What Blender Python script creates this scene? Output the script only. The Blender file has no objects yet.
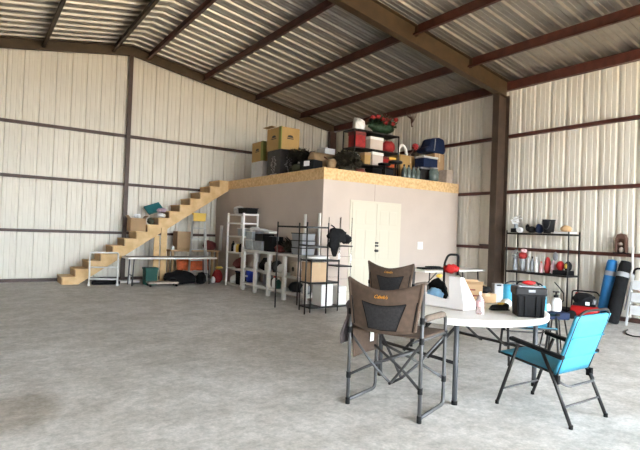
import bpy, bmesh, math, random
from mathutils import Vector, Matrix, noise as mnoise
SC = bpy.context.scene
COL = SC.collection
PI = math.pi
R = math.radians
rnd = random.Random(7)

# ------------------------------------------------------------------ materials
def mat(name, col, rough=.6, metal=0.0, var=.0, scale=8.0, bump=0.0, bscale=60.0, spec=.5, col2=None, trans=0.0, coat=0.0):
    m = bpy.data.materials.new(name); m.use_nodes = True
    nt = m.node_tree; b = nt.nodes['Principled BSDF']
    b.inputs['Base Color'].default_value = (*col, 1)
    b.inputs['Roughness'].default_value = rough
    b.inputs['Metallic'].default_value = metal
    b.inputs['Specular IOR Level'].default_value = spec
    if trans: b.inputs['Transmission Weight'].default_value = trans; b.inputs['IOR'].default_value = 1.2
    if coat: b.inputs['Coat Weight'].default_value = coat
    if var or col2 or bump:
        tc = nt.nodes.new('ShaderNodeTexCoord')
    if var or col2:
        n = nt.nodes.new('ShaderNodeTexNoise'); n.inputs['Scale'].default_value = scale; n.inputs['Detail'].default_value = 5
        nt.links.new(tc.outputs['Object'], n.inputs['Vector'])
        r = nt.nodes.new('ShaderNodeValToRGB')
        c2 = col2 if col2 else tuple(min(1, c * (1 + var)) for c in col)
        c1 = col if col2 else tuple(c * (1 - var) for c in col)
        r.color_ramp.elements[0].position = .35; r.color_ramp.elements[1].position = .65
        r.color_ramp.elements[0].color = (*c1, 1); r.color_ramp.elements[1].color = (*c2, 1)
        nt.links.new(n.outputs['Fac'], r.inputs['Fac']); nt.links.new(r.outputs['Color'], b.inputs['Base Color'])
    if bump:
        n2 = nt.nodes.new('ShaderNodeTexNoise'); n2.inputs['Scale'].default_value = bscale; n2.inputs['Detail'].default_value = 3
        nt.links.new(tc.outputs['Object'], n2.inputs['Vector'])
        bp = nt.nodes.new('ShaderNodeBump'); bp.inputs['Strength'].default_value = bump; bp.inputs['Distance'].default_value = .01
        nt.links.new(n2.outputs['Fac'], bp.inputs['Height']); nt.links.new(bp.outputs['Normal'], b.inputs['Normal'])
    return m

M = {}
M['panel'] = mat('painted wall panel', (.725, .685, .605), .42, var=.03, scale=1.5)
M['roof'] = mat('galvalume roof panel', (.38, .355, .31), .40, .75, var=.08, scale=3)
M['red_iron'] = mat('red iron primer', (.075, .02, .013), .5, var=.25, scale=6)
M['brown_iron'] = mat('brown iron primer', (.055, .033, .015), .5, var=.2, scale=5)
M['dark_iron'] = mat('dark brown iron', (.06, .03, .022), .5, var=.2, scale=5)
M['drywall'] = mat('taped drywall', (.53, .445, .385), .85, var=.03, scale=2.0)
M['osb'] = mat('oriented strand board', (.56, .35, .15), .75, scale=18, col2=(.76, .53, .28), bump=.1)
M['pine'] = mat('framing lumber', (.62, .40, .18), .65, scale=5, col2=(.74, .52, .27))
M['brown_wood'] = mat('brown wood with riser shade', (.40, .25, .12), .7, scale=5, col2=(.52, .34, .17))  # riser shade is put into this wood colour; the bench shares it
M['door'] = mat('cream door paint', (.60, .555, .45), .5)
M['white'] = mat('white paint', (.78, .77, .74), .45, var=.03)
M['white_card'] = mat('white corrugated plastic', (.86, .84, .85), .5)
M['plastic_white'] = mat('white blow moulded plastic', (.84, .82, .78), .45, var=.03, scale=3, bump=.03, bscale=120)
M['black'] = mat('black plastic', (.009, .009, .010), .55, spec=.12)
M['black_matte'] = mat('black fabric', (.009, .009, .010), .9, var=.2, scale=20, spec=.2)
M['black_metal'] = mat('black coated metal', (.012, .011, .011), .45, .0, spec=.35)
M['grey_metal'] = mat('grey steel tube', (.085, .085, .088), .5, .4)
M['dark_grey_metal'] = mat('charcoal steel leg', (.09, .09, .095), .4, .4)
M['chrome'] = mat('chrome', (.7, .7, .7), .2, 1)
M['alu'] = mat('aluminium', (.55, .55, .54), .38, .7)
M['brown_fabric'] = mat('brown chair canvas', (.095, .062, .044), .9, var=.12, scale=25, bump=.15, bscale=90)
M['tan_fabric'] = mat('tan arm sleeve', (.13, .10, .078), .85, var=.1, scale=25)
M['mesh'] = mat('black chair mesh', (.022, .021, .023), .8, var=.3, scale=60)
M['orange_thread'] = mat('orange embroidery', (.75, .32, .03), .6)
M['teal'] = mat('turquoise sling fabric', (.045, .29, .44), .7, var=.05, scale=30, bump=.05, bscale=200)
M['card'] = mat('cardboard', (.40, .26, .14), .8, var=.07, scale=4)
M['card_pale'] = mat('pale cardboard', (.52, .36, .22), .8, var=.05, scale=4)
M['card_ochre'] = mat('ochre printed cardboard', (.40, .25, .09), .75, var=.06, scale=4)
M['tape'] = mat('packing tape', (.50, .37, .22), .35)
M['green_print'] = mat('green print', (.20, .22, .05), .7)
M['dark_print'] = mat('black printed cardboard', (.018, .015, .016), .6, var=.25, scale=9)
M['grey_print'] = mat('pale grey print', (.30, .28, .29), .7)
M['red'] = mat('red plastic', (.40, .012, .012), .45, spec=.3)
M['red_fabric'] = mat('red fabric', (.30, .018, .018), .8, var=.25, scale=12)
M['dark_red'] = mat('dark red fabric', (.16, .03, .025), .8, var=.3, scale=12)
M['orange'] = mat('orange fabric', (.50, .10, .03), .8, var=.25, scale=10)
M['blue'] = mat('blue nylon', (.01, .16, .42), .6, var=.08, scale=10)
M['royal'] = mat('royal blue plastic', (.02, .05, .45), .4)
M['navy'] = mat('navy plastic', (.007, .016, .05), .7, var=.15, spec=.25)
M['denim'] = mat('light blue cloth', (.22, .42, .62), .85, var=.15, scale=15)
M['green'] = mat('green plastic', (.008, .07, .055), .5, spec=.25)
M['teal_dark'] = mat('dark teal plastic', (.015, .16, .19), .5)
M['lilac'] = mat('lilac plastic film', (.36, .28, .36), .5, var=.2, scale=20)
M['yellow'] = mat('yellow plastic', (.75, .48, .08), .5)
M['grey'] = mat('grey plastic', (.28, .29, .31), .5, var=.05)
M['light_grey'] = mat('light grey plastic', (.52, .53, .54), .5, var=.05)
M['dark_grey'] = mat('dark grey plastic', (.02, .02, .022), .5, spec=.2)
M['grey_fabric'] = mat('grey jacket cloth', (.14, .12, .125), .9, var=.15, scale=20)
M['clear'] = mat('smoky clear plastic', (.42, .46, .50), .25, var=.1, scale=8)
M['bottle'] = mat('clear bottle plastic', (.88, .76, .79), .12, trans=.85)
M['pink'] = mat('pink label', (.70, .45, .48), .5)
M['foliage'] = mat('dark green garland', (.01, .035, .012), .7, var=.4, scale=20)
M['dry_foliage'] = mat('dry dark foliage', (.03, .025, .014), .8, var=.4, scale=20)
M['olive'] = mat('olive cloth', (.07, .075, .045), .8, var=.2)
M['tan'] = mat('tan canvas', (.26, .17, .09), .85, var=.15)
M['felt'] = mat('tan felt', (.52, .34, .18), .9)
M['twig'] = mat('brown twig', (.10, .05, .035), .8)
M['rubber'] = mat('rubber', (.008, .008, .008), .8, spec=.2)
M['paper'] = mat('white paper', (.82, .82, .82), .7)
M['beige_cloth'] = mat('beige cloth', (.46, .38, .32), .9, var=.1, scale=10)

def concrete():
    m = bpy.data.materials.new('trowelled concrete'); m.use_nodes = True
    nt = m.node_tree; b = nt.nodes['Principled BSDF']; N = nt.nodes.new; L = nt.links.new
    tc = N('ShaderNodeTexCoord')
    def nz(s, d, stretch=(1, 1, 1)):
        mp = N('ShaderNodeMapping'); mp.inputs['Scale'].default_value = stretch
        n = N('ShaderNodeTexNoise'); n.inputs['Scale'].default_value = s; n.inputs['Detail'].default_value = d; n.inputs['Roughness'].default_value = .65
        L(tc.outputs['Object'], mp.inputs['Vector']); L(mp.outputs['Vector'], n.inputs['Vector']); return n
    def ramp(n, a, ca, bb, cb):
        r = N('ShaderNodeValToRGB'); e = r.color_ramp.elements
        e[0].position = a; e[0].color = (*ca, 1); e[1].position = bb; e[1].color = (*cb, 1)
        L(n.outputs['Fac'], r.inputs['Fac']); return r
    a = ramp(nz(.45, 8), .38, (.60, .59, .565), .64, (.71, .71, .70))
    c = ramp(nz(3.0, 12), .38, (.77, .76, .74), .60, (1.06, 1.06, 1.06))
    d = ramp(nz(14, 8), .35, (.72, .72, .71), .6, (1.08, 1.04, 1.04))
    mx = N('ShaderNodeMix'); mx.data_type = 'RGBA'; mx.blend_type = 'MULTIPLY'; mx.inputs['Factor'].default_value = .9
    L(a.outputs['Color'], mx.inputs['A']); L(c.outputs['Color'], mx.inputs['B'])
    my = N('ShaderNodeMix'); my.data_type = 'RGBA'; my.blend_type = 'MULTIPLY'; my.inputs['Factor'].default_value = .8
    L(mx.outputs['Result'], my.inputs['A']); L(d.outputs['Color'], my.inputs['B'])
    # an old damp-looking stain at the left, with its own ragged outline
    vm = N('ShaderNodeVectorMath'); vm.operation = 'DISTANCE'; vm.inputs[1].default_value = (.18, 4.55, 0)
    L(tc.outputs['Object'], vm.inputs[0])
    ad = N('ShaderNodeMath'); ad.operation = 'MULTIPLY_ADD'; ad.inputs[1].default_value = .9
    L(nz(1.6, 8).outputs['Fac'], ad.inputs[0]); L(vm.outputs['Value'], ad.inputs[2])
    rs = N('ShaderNodeValToRGB'); es = rs.color_ramp.elements
    es[0].position = .84; es[0].color = (.72, .68, .63, 1); es[1].position = .98; es[1].color = (1, 1, 1, 1)
    L(ad.outputs['Value'], rs.inputs['Fac'])
    ms = N('ShaderNodeMix'); ms.data_type = 'RGBA'; ms.blend_type = 'MULTIPLY'; ms.inputs['Factor'].default_value = 1
    e2 = ramp(nz(42, 6), .38, (.84, .84, .84), .62, (1.08, 1.08, 1.08))
    mz = N('ShaderNodeMix'); mz.data_type = 'RGBA'; mz.blend_type = 'MULTIPLY'; mz.inputs['Factor'].default_value = .8
    L(my.outputs['Result'], mz.inputs['A']); L(e2.outputs['Color'], mz.inputs['B'])
    L(mz.outputs['Result'], ms.inputs['A']); L(rs.outputs['Color'], ms.inputs['B'])
    L(ms.outputs['Result'], b.inputs['Base Color'])
    rr = ramp(nz(1.5, 6), .3, (.55, .55, .55), .7, (.75, .75, .75)); L(rr.outputs['Color'], b.inputs['Roughness'])
    bp = N('ShaderNodeBump'); bp.inputs['Strength'].default_value = .12; bp.inputs['Distance'].default_value = .01
    L(nz(30, 6).outputs['Fac'], bp.inputs['Height']); L(bp.outputs['Normal'], b.inputs['Normal'])
    return m
M['jar_glass'] = mat('grey-green glass', (.10, .13, .12), .2, var=.15)
M['gift_white'] = mat('off-white gift paper', (.56, .47, .41), .6)
M['column'] = mat('dark column paint', (.055, .035, .024), .5, var=.2, scale=5)
M['table_leg'] = mat('blue-grey steel leg', (.065, .068, .076), .5, .2)
M['concrete'] = concrete()
M['ground'] = mat('dry pale ground', (.45, .31, .17), .95, var=.12, scale=.8)

# ------------------------------------------------------------------ mesh building
class MB:
    def __init__(s): s.bm = bmesh.new()
    def box(s, lo, hi, rz=0.0, c=None, M4=None):
        lo, hi = Vector(lo), Vector(hi)
        mid = (lo + hi) / 2; d = hi - lo
        m = Matrix.Translation(mid) @ Matrix.Rotation(rz, 4, 'Z') @ Matrix.Diagonal((abs(d.x), abs(d.y), abs(d.z), 1))
        if M4 is not None: m = M4 @ m
        bmesh.ops.create_cube(s.bm, size=1, matrix=m); return s
    def obox(s, centre, dims, rot=(0, 0, 0)):
        from mathutils import Euler
        m = Matrix.Translation(centre) @ Euler(rot).to_matrix().to_4x4() @ Matrix.Diagonal((*dims, 1))
        bmesh.ops.create_cube(s.bm, size=1, matrix=m); return s
    def beam(s, a, b, w, h):            # rectangular bar from a to b, w wide, h high
        a, b = Vector(a), Vector(b); d = b - a; q = d.to_track_quat('Y', 'Z')
        m = Matrix.Translation((a + b) / 2) @ q.to_matrix().to_4x4() @ Matrix.Diagonal((w, d.length, h, 1))
        bmesh.ops.create_cube(s.bm, size=1, matrix=m); return s
    def tube(s, pts, r, seg=8, cap=True, close=False):
        P = [Vector(p) for p in pts]; n = len(P)
        rr = r if isinstance(r, (list, tuple)) else [r] * n
        rings = []; up = None
        for i in range(n):
            if close: t = (P[(i + 1) % n] - P[i - 1])
            elif i == 0: t = P[1] - P[0]
            elif i == n - 1: t = P[-1] - P[-2]
            else: t = (P[i + 1] - P[i]).normalized() + (P[i] - P[i - 1]).normalized()
            t = t.normalized() if t.length > 1e-9 else Vector((0, 0, 1))
            if up is None:
                up = Vector((0, 0, 1)) if abs(t.z) < .9 else Vector((1, 0, 0))
            x = up.cross(t); x = x.normalized() if x.length > 1e-6 else t.orthogonal().normalized()
            y = t.cross(x); up = y
            k = 1.0
            rings.append([s.bm.verts.new(P[i] + (x * math.cos(2 * PI * j / seg) + y * math.sin(2 * PI * j / seg)) * rr[i] * k) for j in range(seg)])
        m = n if close else n - 1
        for i in range(m):
            A, B = rings[i], rings[(i + 1) % n]
            for j in range(seg):
                s.bm.faces.new((A[j], A[(j + 1) % seg], B[(j + 1) % seg], B[j]))
        if cap and not close:
            s.bm.faces.new(list(reversed(rings[0]))); s.bm.faces.new(rings[-1])
        return s
    def lathe(s, prof, c=(0, 0, 0), seg=20, M4=None):   # prof: (r, z)
        rings = []
        c = Vector(c)
        for r, z in prof:
            vs = []
            for j in range(seg):
                v = Vector((r * math.cos(2 * PI * j / seg), r * math.sin(2 * PI * j / seg), z))
                vs.append(s.bm.verts.new((M4 @ v if M4 is not None else v) + c))
            rings.append(vs)
        for A, B in zip(rings, rings[1:]):
            for j in range(seg): s.bm.faces.new((A[j], A[(j + 1) % seg], B[(j + 1) % seg], B[j]))
        s.bm.faces.new(list(reversed(rings[0]))); s.bm.faces.new(rings[-1]); return s
    def prism(s, poly, a, b, axis='Y'):                 # polygon in the plane across axis, extruded a..b
        def P(u, v, w):
            return {'Y': (u, w, v), 'X': (w, u, v), 'Z': (u, v, w)}[axis]
        A = [s.bm.verts.new(P(u, v, a)) for u, v in poly]; B = [s.bm.verts.new(P(u, v, b)) for u, v in poly]
        n = len(poly)
        s.bm.faces.new(A); s.bm.faces.new(list(reversed(B)))
        for i in range(n): s.bm.faces.new((A[i], B[i], B[(i + 1) % n], A[(i + 1) % n]))
        return s
    def sheet(s, rows, thick=0.0):                      # grid of points
        V = [[s.bm.verts.new(p) for p in r] for r in rows]
        for A, B in zip(V, V[1:]):
            for j in range(len(A) - 1): s.bm.faces.new((A[j], A[j + 1], B[j + 1], B[j]))
        return s
    def blob(s, c, rad, seed=0, amp=.18, sub=3, freq=1.6, flat=None):
        r = bmesh.ops.create_icosphere(s.bm, subdivisions=sub, radius=1)
        c = Vector(c); o = Vector((seed * 3.1, seed * 1.7, seed * .9))
        for v in r['verts']:
            n = v.co.normalized(); k = 1 + amp * mnoise.noise(n * freq + o) + amp * .5 * mnoise.noise(n * freq * 2.7 + o)
            p = Vector((n.x * rad[0] * k, n.y * rad[1] * k, n.z * rad[2] * k))
            if flat is not None: p.z = max(p.z, -rad[2] * flat)
            v.co = c + p
        return s
    def leaves(s, c, rad, n, size, seed=0, ring=None):
        g = random.Random(seed); c = Vector(c)
        for _ in range(n):
            if ring:
                a = g.uniform(0, 2 * PI); q = g.uniform(0, 2 * PI); rr = ring * math.sqrt(g.random())
                p = Vector(((rad[0] + rr * math.cos(q)) * math.cos(a), rr * math.sin(q), (rad[2] + rr * math.cos(q)) * math.sin(a)))
            else:
                while True:
                    p = Vector((g.uniform(-1, 1), g.uniform(-1, 1), g.uniform(-1, 1)))
                    if p.length < 1: break
                p = Vector((p.x * rad[0], p.y * rad[1], p.z * rad[2]))
            d = Vector((g.uniform(-1, 1), g.uniform(-1, 1), g.uniform(-.6, 1))).normalized() * size * g.uniform(.6, 1.3)
            w = d.orthogonal().normalized() * size * .28
            q = c + p
            vs = [s.bm.verts.new(v) for v in (q, q + d * .5 + w, q + d, q + d * .5 - w)]
            s.bm.faces.new(vs)
        return s
    def build(s, name, m, parent=None, smooth=False, bevel=0.0, sub=0, solid=0.0, M4=None):
        me = bpy.data.meshes.new(name)
        if M4 is not None: s.bm.transform(M4)
        bmesh.ops.recalc_face_normals(s.bm, faces=s.bm.faces[:])
        s.bm.to_mesh(me); s.bm.free()
        me.materials.append(M[m] if isinstance(m, str) else m)
        if smooth:
            for p in me.polygons: p.use_smooth = True
        o = bpy.data.objects.new(name, me); COL.objects.link(o)
        if parent is not None: o.parent = parent
        if solid:
            k = o.modifiers.new('thickness', 'SOLIDIFY'); k.thickness = solid; k.offset = 0
        if bevel:
            k = o.modifiers.new('edge', 'BEVEL'); k.width = bevel; k.segments = 2; k.limit_method = 'ANGLE'; k.angle_limit = R(40)
        if sub:
            k = o.modifiers.new('smooth', 'SUBSURF'); k.levels = sub; k.render_levels = sub
        return o

def arc(p, n=6):
    """round the corners of a polyline: list of (point, radius)"""
    out = []
    for i, (q, r) in enumerate(p):
        q = Vector(q)
        if r <= 0 or i in (0, len(p) - 1): out.append(q); continue
        a, b = Vector(p[i - 1][0]), Vector(p[i + 1][0])
        u, v = (a - q).normalized(), (b - q).normalized()
        s_, e_ = q + u * r, q + v * r
        for k in range(n + 1):
            t = k / n
            out.append(s_ * (1 - t) ** 2 + q * 2 * t * (1 - t) + e_ * t * t)
    return out

def tag(o, label, cat, group=None):
    o['label'] = label; o['category'] = cat
    if group: o['group'] = group
    return o
def thing(name, label, cat, loc=(0, 0, 0), rz=0.0, group=None):
    o = bpy.data.objects.new(name, None); COL.objects.link(o)
    o.location = loc; o.rotation_euler = (0, 0, rz); o.empty_display_size = .1
    return tag(o, label, cat, group)
def struct(o, label=None):
    o['kind'] = 'structure'
    if label: o['label'] = label
    return o
def one(name, mb, m, label, cat, group=None, **k):
    return tag(mb.build(name, m, None, **k), label, cat, group)
def copy_tree(root, loc, rz, label):
    r = root.copy(); COL.objects.link(r); r.location = loc; r.rotation_euler = (0, 0, rz); r['label'] = label
    for ch in list(root.children):
        c = ch.copy(); COL.objects.link(c); c.parent = r
        for g in ch.children:
            d = g.copy(); COL.objects.link(d); d.parent = c
    return r

# ------------------------------------------------------------------ the building
XE, YG, XR = 10.19, 14.09, 3.40          # girt faces of the eave wall and gable wall, ridge
XW, YF0 = 2 * XR - XE, -5.2              # opposite eave wall, front wall
PITCH = .1667
def zr(x): return 6.275 - PITCH * abs(x - XR)      # roof sheet height
PXE, PYG = XE + .10, YG + .10                       # the sheeting sits behind the girts
RIB = .352
def rib_profile(a, b, phase, dep=.04):
    """(s, outward depth) along a run of ribbed sheet"""
    pts = []
    k = math.floor((a - phase) / RIB) - 1
    one_ = [(-.044, 0), (-.026, dep), (.026, dep), (.044, 0), (.100, 0), (.107, .010), (.129, .010), (.136, 0), (.216, 0), (.223, .010), (.245, .010), (.252, 0)]
    while phase + k * RIB < b + RIB:
        for s, d in one_: pts.append((phase + k * RIB + s, d))
        k += 1
    return [(s, d) for s, d in pts if a <= s <= b]

# floor
struct(MB().box((XW - .2, YF0 - .05, -.15), (PXE + .15, PYG + .15, 0)).build('floor', 'concrete'))
# gable wall at the back, ribbed sheet
mb = MB(); pr = rib_profile(XW - .1, PXE, .56)
mb.sheet([[(s, PYG + d, 0) for s, d in pr], [(s, PYG + d, zr(s) + .047) for s, d in pr]])
struct(mb.build('wall_back', 'panel', solid=.003))
mb = MB(); pr = rib_profile(YF0, PYG + .02, 5.51)
mb.sheet([[(PXE + d, s, 0) for s, d in pr], [(PXE + d, s, zr(PXE) + .047) for s, d in pr]])
struct(mb.build('wall_right', 'panel', solid=.003))
mb = MB(); pr = rib_profile(YF0, PYG + .02, 5.51)
mb.sheet([[(XW - .1 - d, s, 0) for s, d in pr], [(XW - .1 - d, s, zr(XW - .1) + .047) for s, d in pr]])
struct(mb.build('wall_left', 'panel', solid=.003))
# front wall: unseen, its wide open bay shaped and placed for the daylight
DX0, DX1, DZ = -.4, 9.9, 4.6
mb = MB()
mb.prism([(XW - .1, 0), (DX0, 0), (DX0, DZ), (DX1, DZ), (DX1, 0), (PXE, 0), (PXE, zr(PXE)), (XR, zr(XR)), (XW - .1, zr(XW - .1))], YF0 - .04, YF0)
struct(mb.build('wall_front', 'panel'))
# roof sheeting
mb = MB(); pr = rib_profile(YF0 - .1, PYG + .12, 8.33, .042)
mb.sheet([[(XR, s, zr(XR) + .044 - d) for s, d in pr], [(PXE + .05, s, zr(PXE + .05) + .044 - d) for s, d in pr]])
mb.sheet([[(XR, s, zr(XR) + .044 - d) for s, d in pr], [(XW - .15, s, zr(XW - .15) + .044 - d) for s, d in pr]])
struct(mb.build('ceiling', 'roof', solid=.003))
# girts
n = 0
for z in (1.249, 2.553, 3.847):
    n += 1
    struct(MB().box((XW, YG, z - .035), (XE, YG + .012, z + .035)).box((XW, YG, z - .035), (XE, PYG, z - .028)).build('trim_%d' % n, 'dark_iron'), 'dark girt across the back gable wall')
for z in (1.249, 2.553, 3.847):
    n += 1
    struct(MB().box((XE, YF0, z - .035), (XE + .012, YG, z + .035)).box((XE, YF0, z - .035), (PXE, YG, z - .028)).build('trim_%d' % n, 'red_iron'), 'red-brown girt along the right wall')
for z in (1.249, 2.553, 3.847):
    n += 1
    struct(MB().box((XW - .012, YF0, z - .035), (XW, YG, z + .035)).build('trim_%d' % n, 'red_iron'))
struct(MB().box((XW, YG - .01, 0), (XE, PYG, .075)).build('baseboard_back', 'dark_iron'))
struct(MB().box((XE - .01, YF0, 0), (PXE, YG, .075)).build('baseboard_right', 'dark_iron'))
# eave struts
struct(MB().box((XE - .01, YF0, 4.93), (PXE, PYG, zr(XE) - .02)).box((XE - .03, YF0, zr(XE) - .03), (PXE, PYG, zr(XE) - .018)).build('eave_beam', 'red_iron'))
struct(MB().box((XW - .1, YF0, 4.93), (XW + .01, PYG, zr(XW) - .02)).build('eave_beam', 'red_iron'))
struct(MB().box((PXE + .052, YF0 - .1, 4.95), (PXE + .17, PYG + .1, zr(PXE) + .06)).build('trim_40', 'brown_iron'), 'added strip outside the right eave blocking light leaks')  # added out of view to stop sky showing through the open rib ends
struct(MB().box((XW - .29, YF0 - .1, 4.95), (XW - .155, PYG + .1, zr(XW - .1) + .06)).build('trim_41', 'brown_iron'), 'added strip outside the left eave blocking light leaks')  # same added light stop for the opposite eave
# purlins, Z-sections run between the frames
def purlin(x, ya, yb, m):
    zt = zr(x) - .004; h = .20
    mb = MB()
    mb.box((x - .006, ya, zt - h), (x + .006, yb, zt))
    mb.box((x - .07, ya, zt - h), (x + .006, yb, zt - h + .012))
    mb.box((x - .006, ya, zt - .014), (x + .07, yb, zt - .002))
    mb.box((x - .07, ya, zt - h), (x - .06, yb, zt - h + .03))
    struct(mb.build('purlin_beam', m))
FR = [(.41 - 7.0), .41, 7.25, YG]
for x, m in ((3.86, 'red_iron'), (5.46, 'red_iron'), (7.15, 'red_iron'), (8.82, 'red_iron'), (2.96, 'brown_iron'), (1.35, 'brown_iron'), (-.32, 'brown_iron'), (-2.0, 'brown_iron')):
    for a, b in ((YF0, .40), (.42, 7.24), (7.26, YG - .0)):
        purlin(x, a, b, m)
# ridge cap plate, thin bright seam
# main frames: I-section rafters and columns
def rafter(y, side, depth, m, fw=.2):
    x0, x1 = XR, (XE - .02 if side > 0 else XW + .02)
    mb = MB()
    def slab(t0, t1, ya, yb):
        A = [(x0, zr(x0) - t0), (x1, zr(x1) - t0), (x1, zr(x1) - t1), (x0, zr(x0) - t1)]
        mb.prism(A, ya, yb)
    slab(.012, .026, y - fw / 2, y + fw / 2)
    slab(.026, depth, y - .006, y + .006)
    slab(depth, depth + .014, y - fw / 2, y + fw / 2)
    # stiffener clips where the purlins bolt on
    for px in (3.86, 5.46, 7.15, 8.82, 2.96, 1.35, -.32, -2.0):
        if (px - XR) * side > 0:
            mb.box((px - .012, y - .09, zr(px) - .22), (px + .03, y + .09, zr(px) - .03))
    struct(mb.build('rafter_beam', m))
for y in (.41, 7.25):
    for sd in (1, -1): rafter(y, sd, .40, 'brown_iron', .17)
def column(x_in, x_out, y, z, m, fw=.17):
    a, b = min(x_in, x_out), max(x_in, x_out)
    mb = MB().box((a, y - fw / 2, 0), (a + .014, y + fw / 2, z)).box((b - .014, y - fw / 2, 0), (b, y + fw / 2, z)).box((a, y - .006, 0), (b, y + .006, z))
    mb.box((a, y - fw / 2, 0), (b, y + fw / 2, .02))
    struct(mb.build('wall_column', 'column'))
for y in (.41, 7.25):
    column(XE - .40, XE - .012, y, zr(XE - .4) - .42, 'brown_iron'); column(XW + .40, XW + .012, y, zr(XW + .4) - .42, 'brown_iron')
# end frame against the gable
for sd, m in ((1, 'brown_iron'), (-1, 'brown_iron')):
    x0, x1 = XR, (XE if sd > 0 else XW)
    mb = MB().prism([(x0, zr(x0) - .03), (x1, zr(x1) - .03), (x1, zr(x1) - .27), (x0, zr(x0) - .27)], YG - .012, YG)
    mb.prism([(x0, zr(x0) - .255), (x1, zr(x1) - .255), (x1, zr(x1) - .27), (x0, zr(x0) - .27)], YG - .07, YG)
    mb.prism([(x0, zr(x0) - .012), (x1, zr(x1) - .012), (x1, zr(x1) - .03), (x0, zr(x0) - .03)], YG - .07, YG)
    struct(mb.build('end_rafter_beam', m))
struct(MB().box((XR - .055, YG - .07, 0), (XR + .045, YG, zr(XR) - .27)).build('wall_column', 'dark_iron'))
struct(MB().box((XE - .24, YG - .16, 0), (XE, YG, zr(XE) - .25)).build('wall_column', 'dark_iron'))
# bright conduit drop on the right wall
struct(MB().tube([(XE - .03, 4.42, .35), (XE - .03, 4.42, 1.42)], .022).build('trim_20', 'white', smooth=True), 'white pipe fixed on the right wall girt')

# ------------------------------------------------------------------ loft room
XL, YL, ZL = 5.99, 8.576, 2.813
struct(MB().box((XL, YL, 0), (XE - .02, YL + .1, ZL - .24)).build('wall_front_loft', 'drywall'), 'drywall front of the loft room')
struct(MB().box((XL, YL + .1, 0), (XL + .1, YG - .02, ZL - .24)).build('wall_left_loft', 'drywall'), 'drywall side of the loft room')
struct(MB().box((XL - .012, YL - .012, ZL - .24), (XE - .02, YL, ZL)).build('trim_30', 'osb'), 'OSB rim over the loft room front')
struct(MB().box((XL - .012, YL, ZL - .24), (XL, YG - .02, ZL)).build('trim_31', 'osb'), 'OSB rim over the loft room side')
struct(MB().box((XL, YL, ZL - .24), (XE - .02, YG - .02, ZL - .005)).build('loft_floor', 'osb'))
# corner bead and vertical joints in the board
struct(MB().box((7.386, YL - .003, 2.2), (7.394, YL, ZL - .24)).build('trim_32', mat('joint line', (.35, .27, .22), .9)), 'board joint above the door')
# double door
d = thing('door_1', 'cream double door in the drywall front of the loft room', 'door', (7.40, YL, 0)); d['kind'] = 'structure'
W0, W1, HD = -.645, .735, 2.14
for a, b in ((W0, .0425), (.0475, W1)):
    mb = MB().box((a, -.03, .012), (b, -.002, HD))
    w = b - a
    for (u0, u1) in ((.14, .46), (.54, .86)):
        for (z0, z1) in ((.2, .78), (.92, 1.55), (1.68, 1.98)):
            mb.box((a + w * u0, -.037, z0), (a + w * u1, -.03, z1))
    lf = mb.build('door_leaf', 'door', d, bevel=.004)
mb = MB().box((W0 - .055, -.02, 0), (W0 - .003, -.001, HD + .05)).box((W1 + .003, -.02, 0), (W1 + .055, -.001, HD + .05)).box((W0 - .003, -.02, HD + .003), (W1 + .003, -.001, HD + .05))
mb.build('door_frame', 'door', d)
for z, r in ((1.275, .022), (1.21, .022), (1.10, .032)):
    rx = Matrix.Rotation(PI / 2, 4, 'X')
    o = MB().lathe([(r, 0), (r, .015), (r * .45, .02), (r * .45, .04), (r * .9, .05), (r * .9, .075), (r * .5, .085)], (.035, -.037, z), 14, rx).build('door_knob', 'grey_metal', d, smooth=True)
t = thing('light_switch', 'white switch plate on the drywall right of the double door', 'switch', (8.86, YL, 1.225))
MB().box((-.09, -.012, -.09), (.09, -.001, .09)).build('plate', 'white', t, bevel=.004)
for dx in (-.03, .03): MB().box((dx - .012, -.02, -.025), (dx + .012, -.012, .025)).build('toggle', 'white', t)

# ------------------------------------------------------------------ stairs along the gable wall
st = thing('staircase', 'pine staircase climbing along the back metal wall to the loft', 'stairs', (1.83, 13.24, 0))
NS, RISE, RUN, SW = 15, ZL / 15, (XL - .02 - 1.83) / 15, .72
poly = [(0.02, 0), (0.02, RISE - .03)]
for i in range(NS):
    if i: poly.append((i * RUN + .02, (i + 1) * RISE - .03))
    poly.append(((i + 1) * RUN + (.02 if i < NS - 1 else 0), (i + 1) * RISE - .03))
poly += [(NS * RUN, ZL - .28), (.36, 0)]
for y in (0, SW - .04): MB().prism(poly, y, y + .04).build('stringer', 'pine', st)
for i in range(NS):
    MB().box((i * RUN - .012, -.012, (i + 1) * RISE - .03), ((i + 1) * RUN + .02, SW + .012, (i + 1) * RISE)).build('tread', 'pine', st, bevel=.003)
    MB().box((i * RUN + .0, .0, i * RISE), (i * RUN + .02, SW, (i + 1) * RISE - .03)).build('riser', 'brown_wood', st)
MB().box((2.29, .0 - .045, 0), (2.44, -.002, 1.43)).build('post', 'pine', st, bevel=.003)
MB().box((2.14, .06, 0), (2.28, .10, 1.22)).build('post', 'pine', st, bevel=.003)

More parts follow.
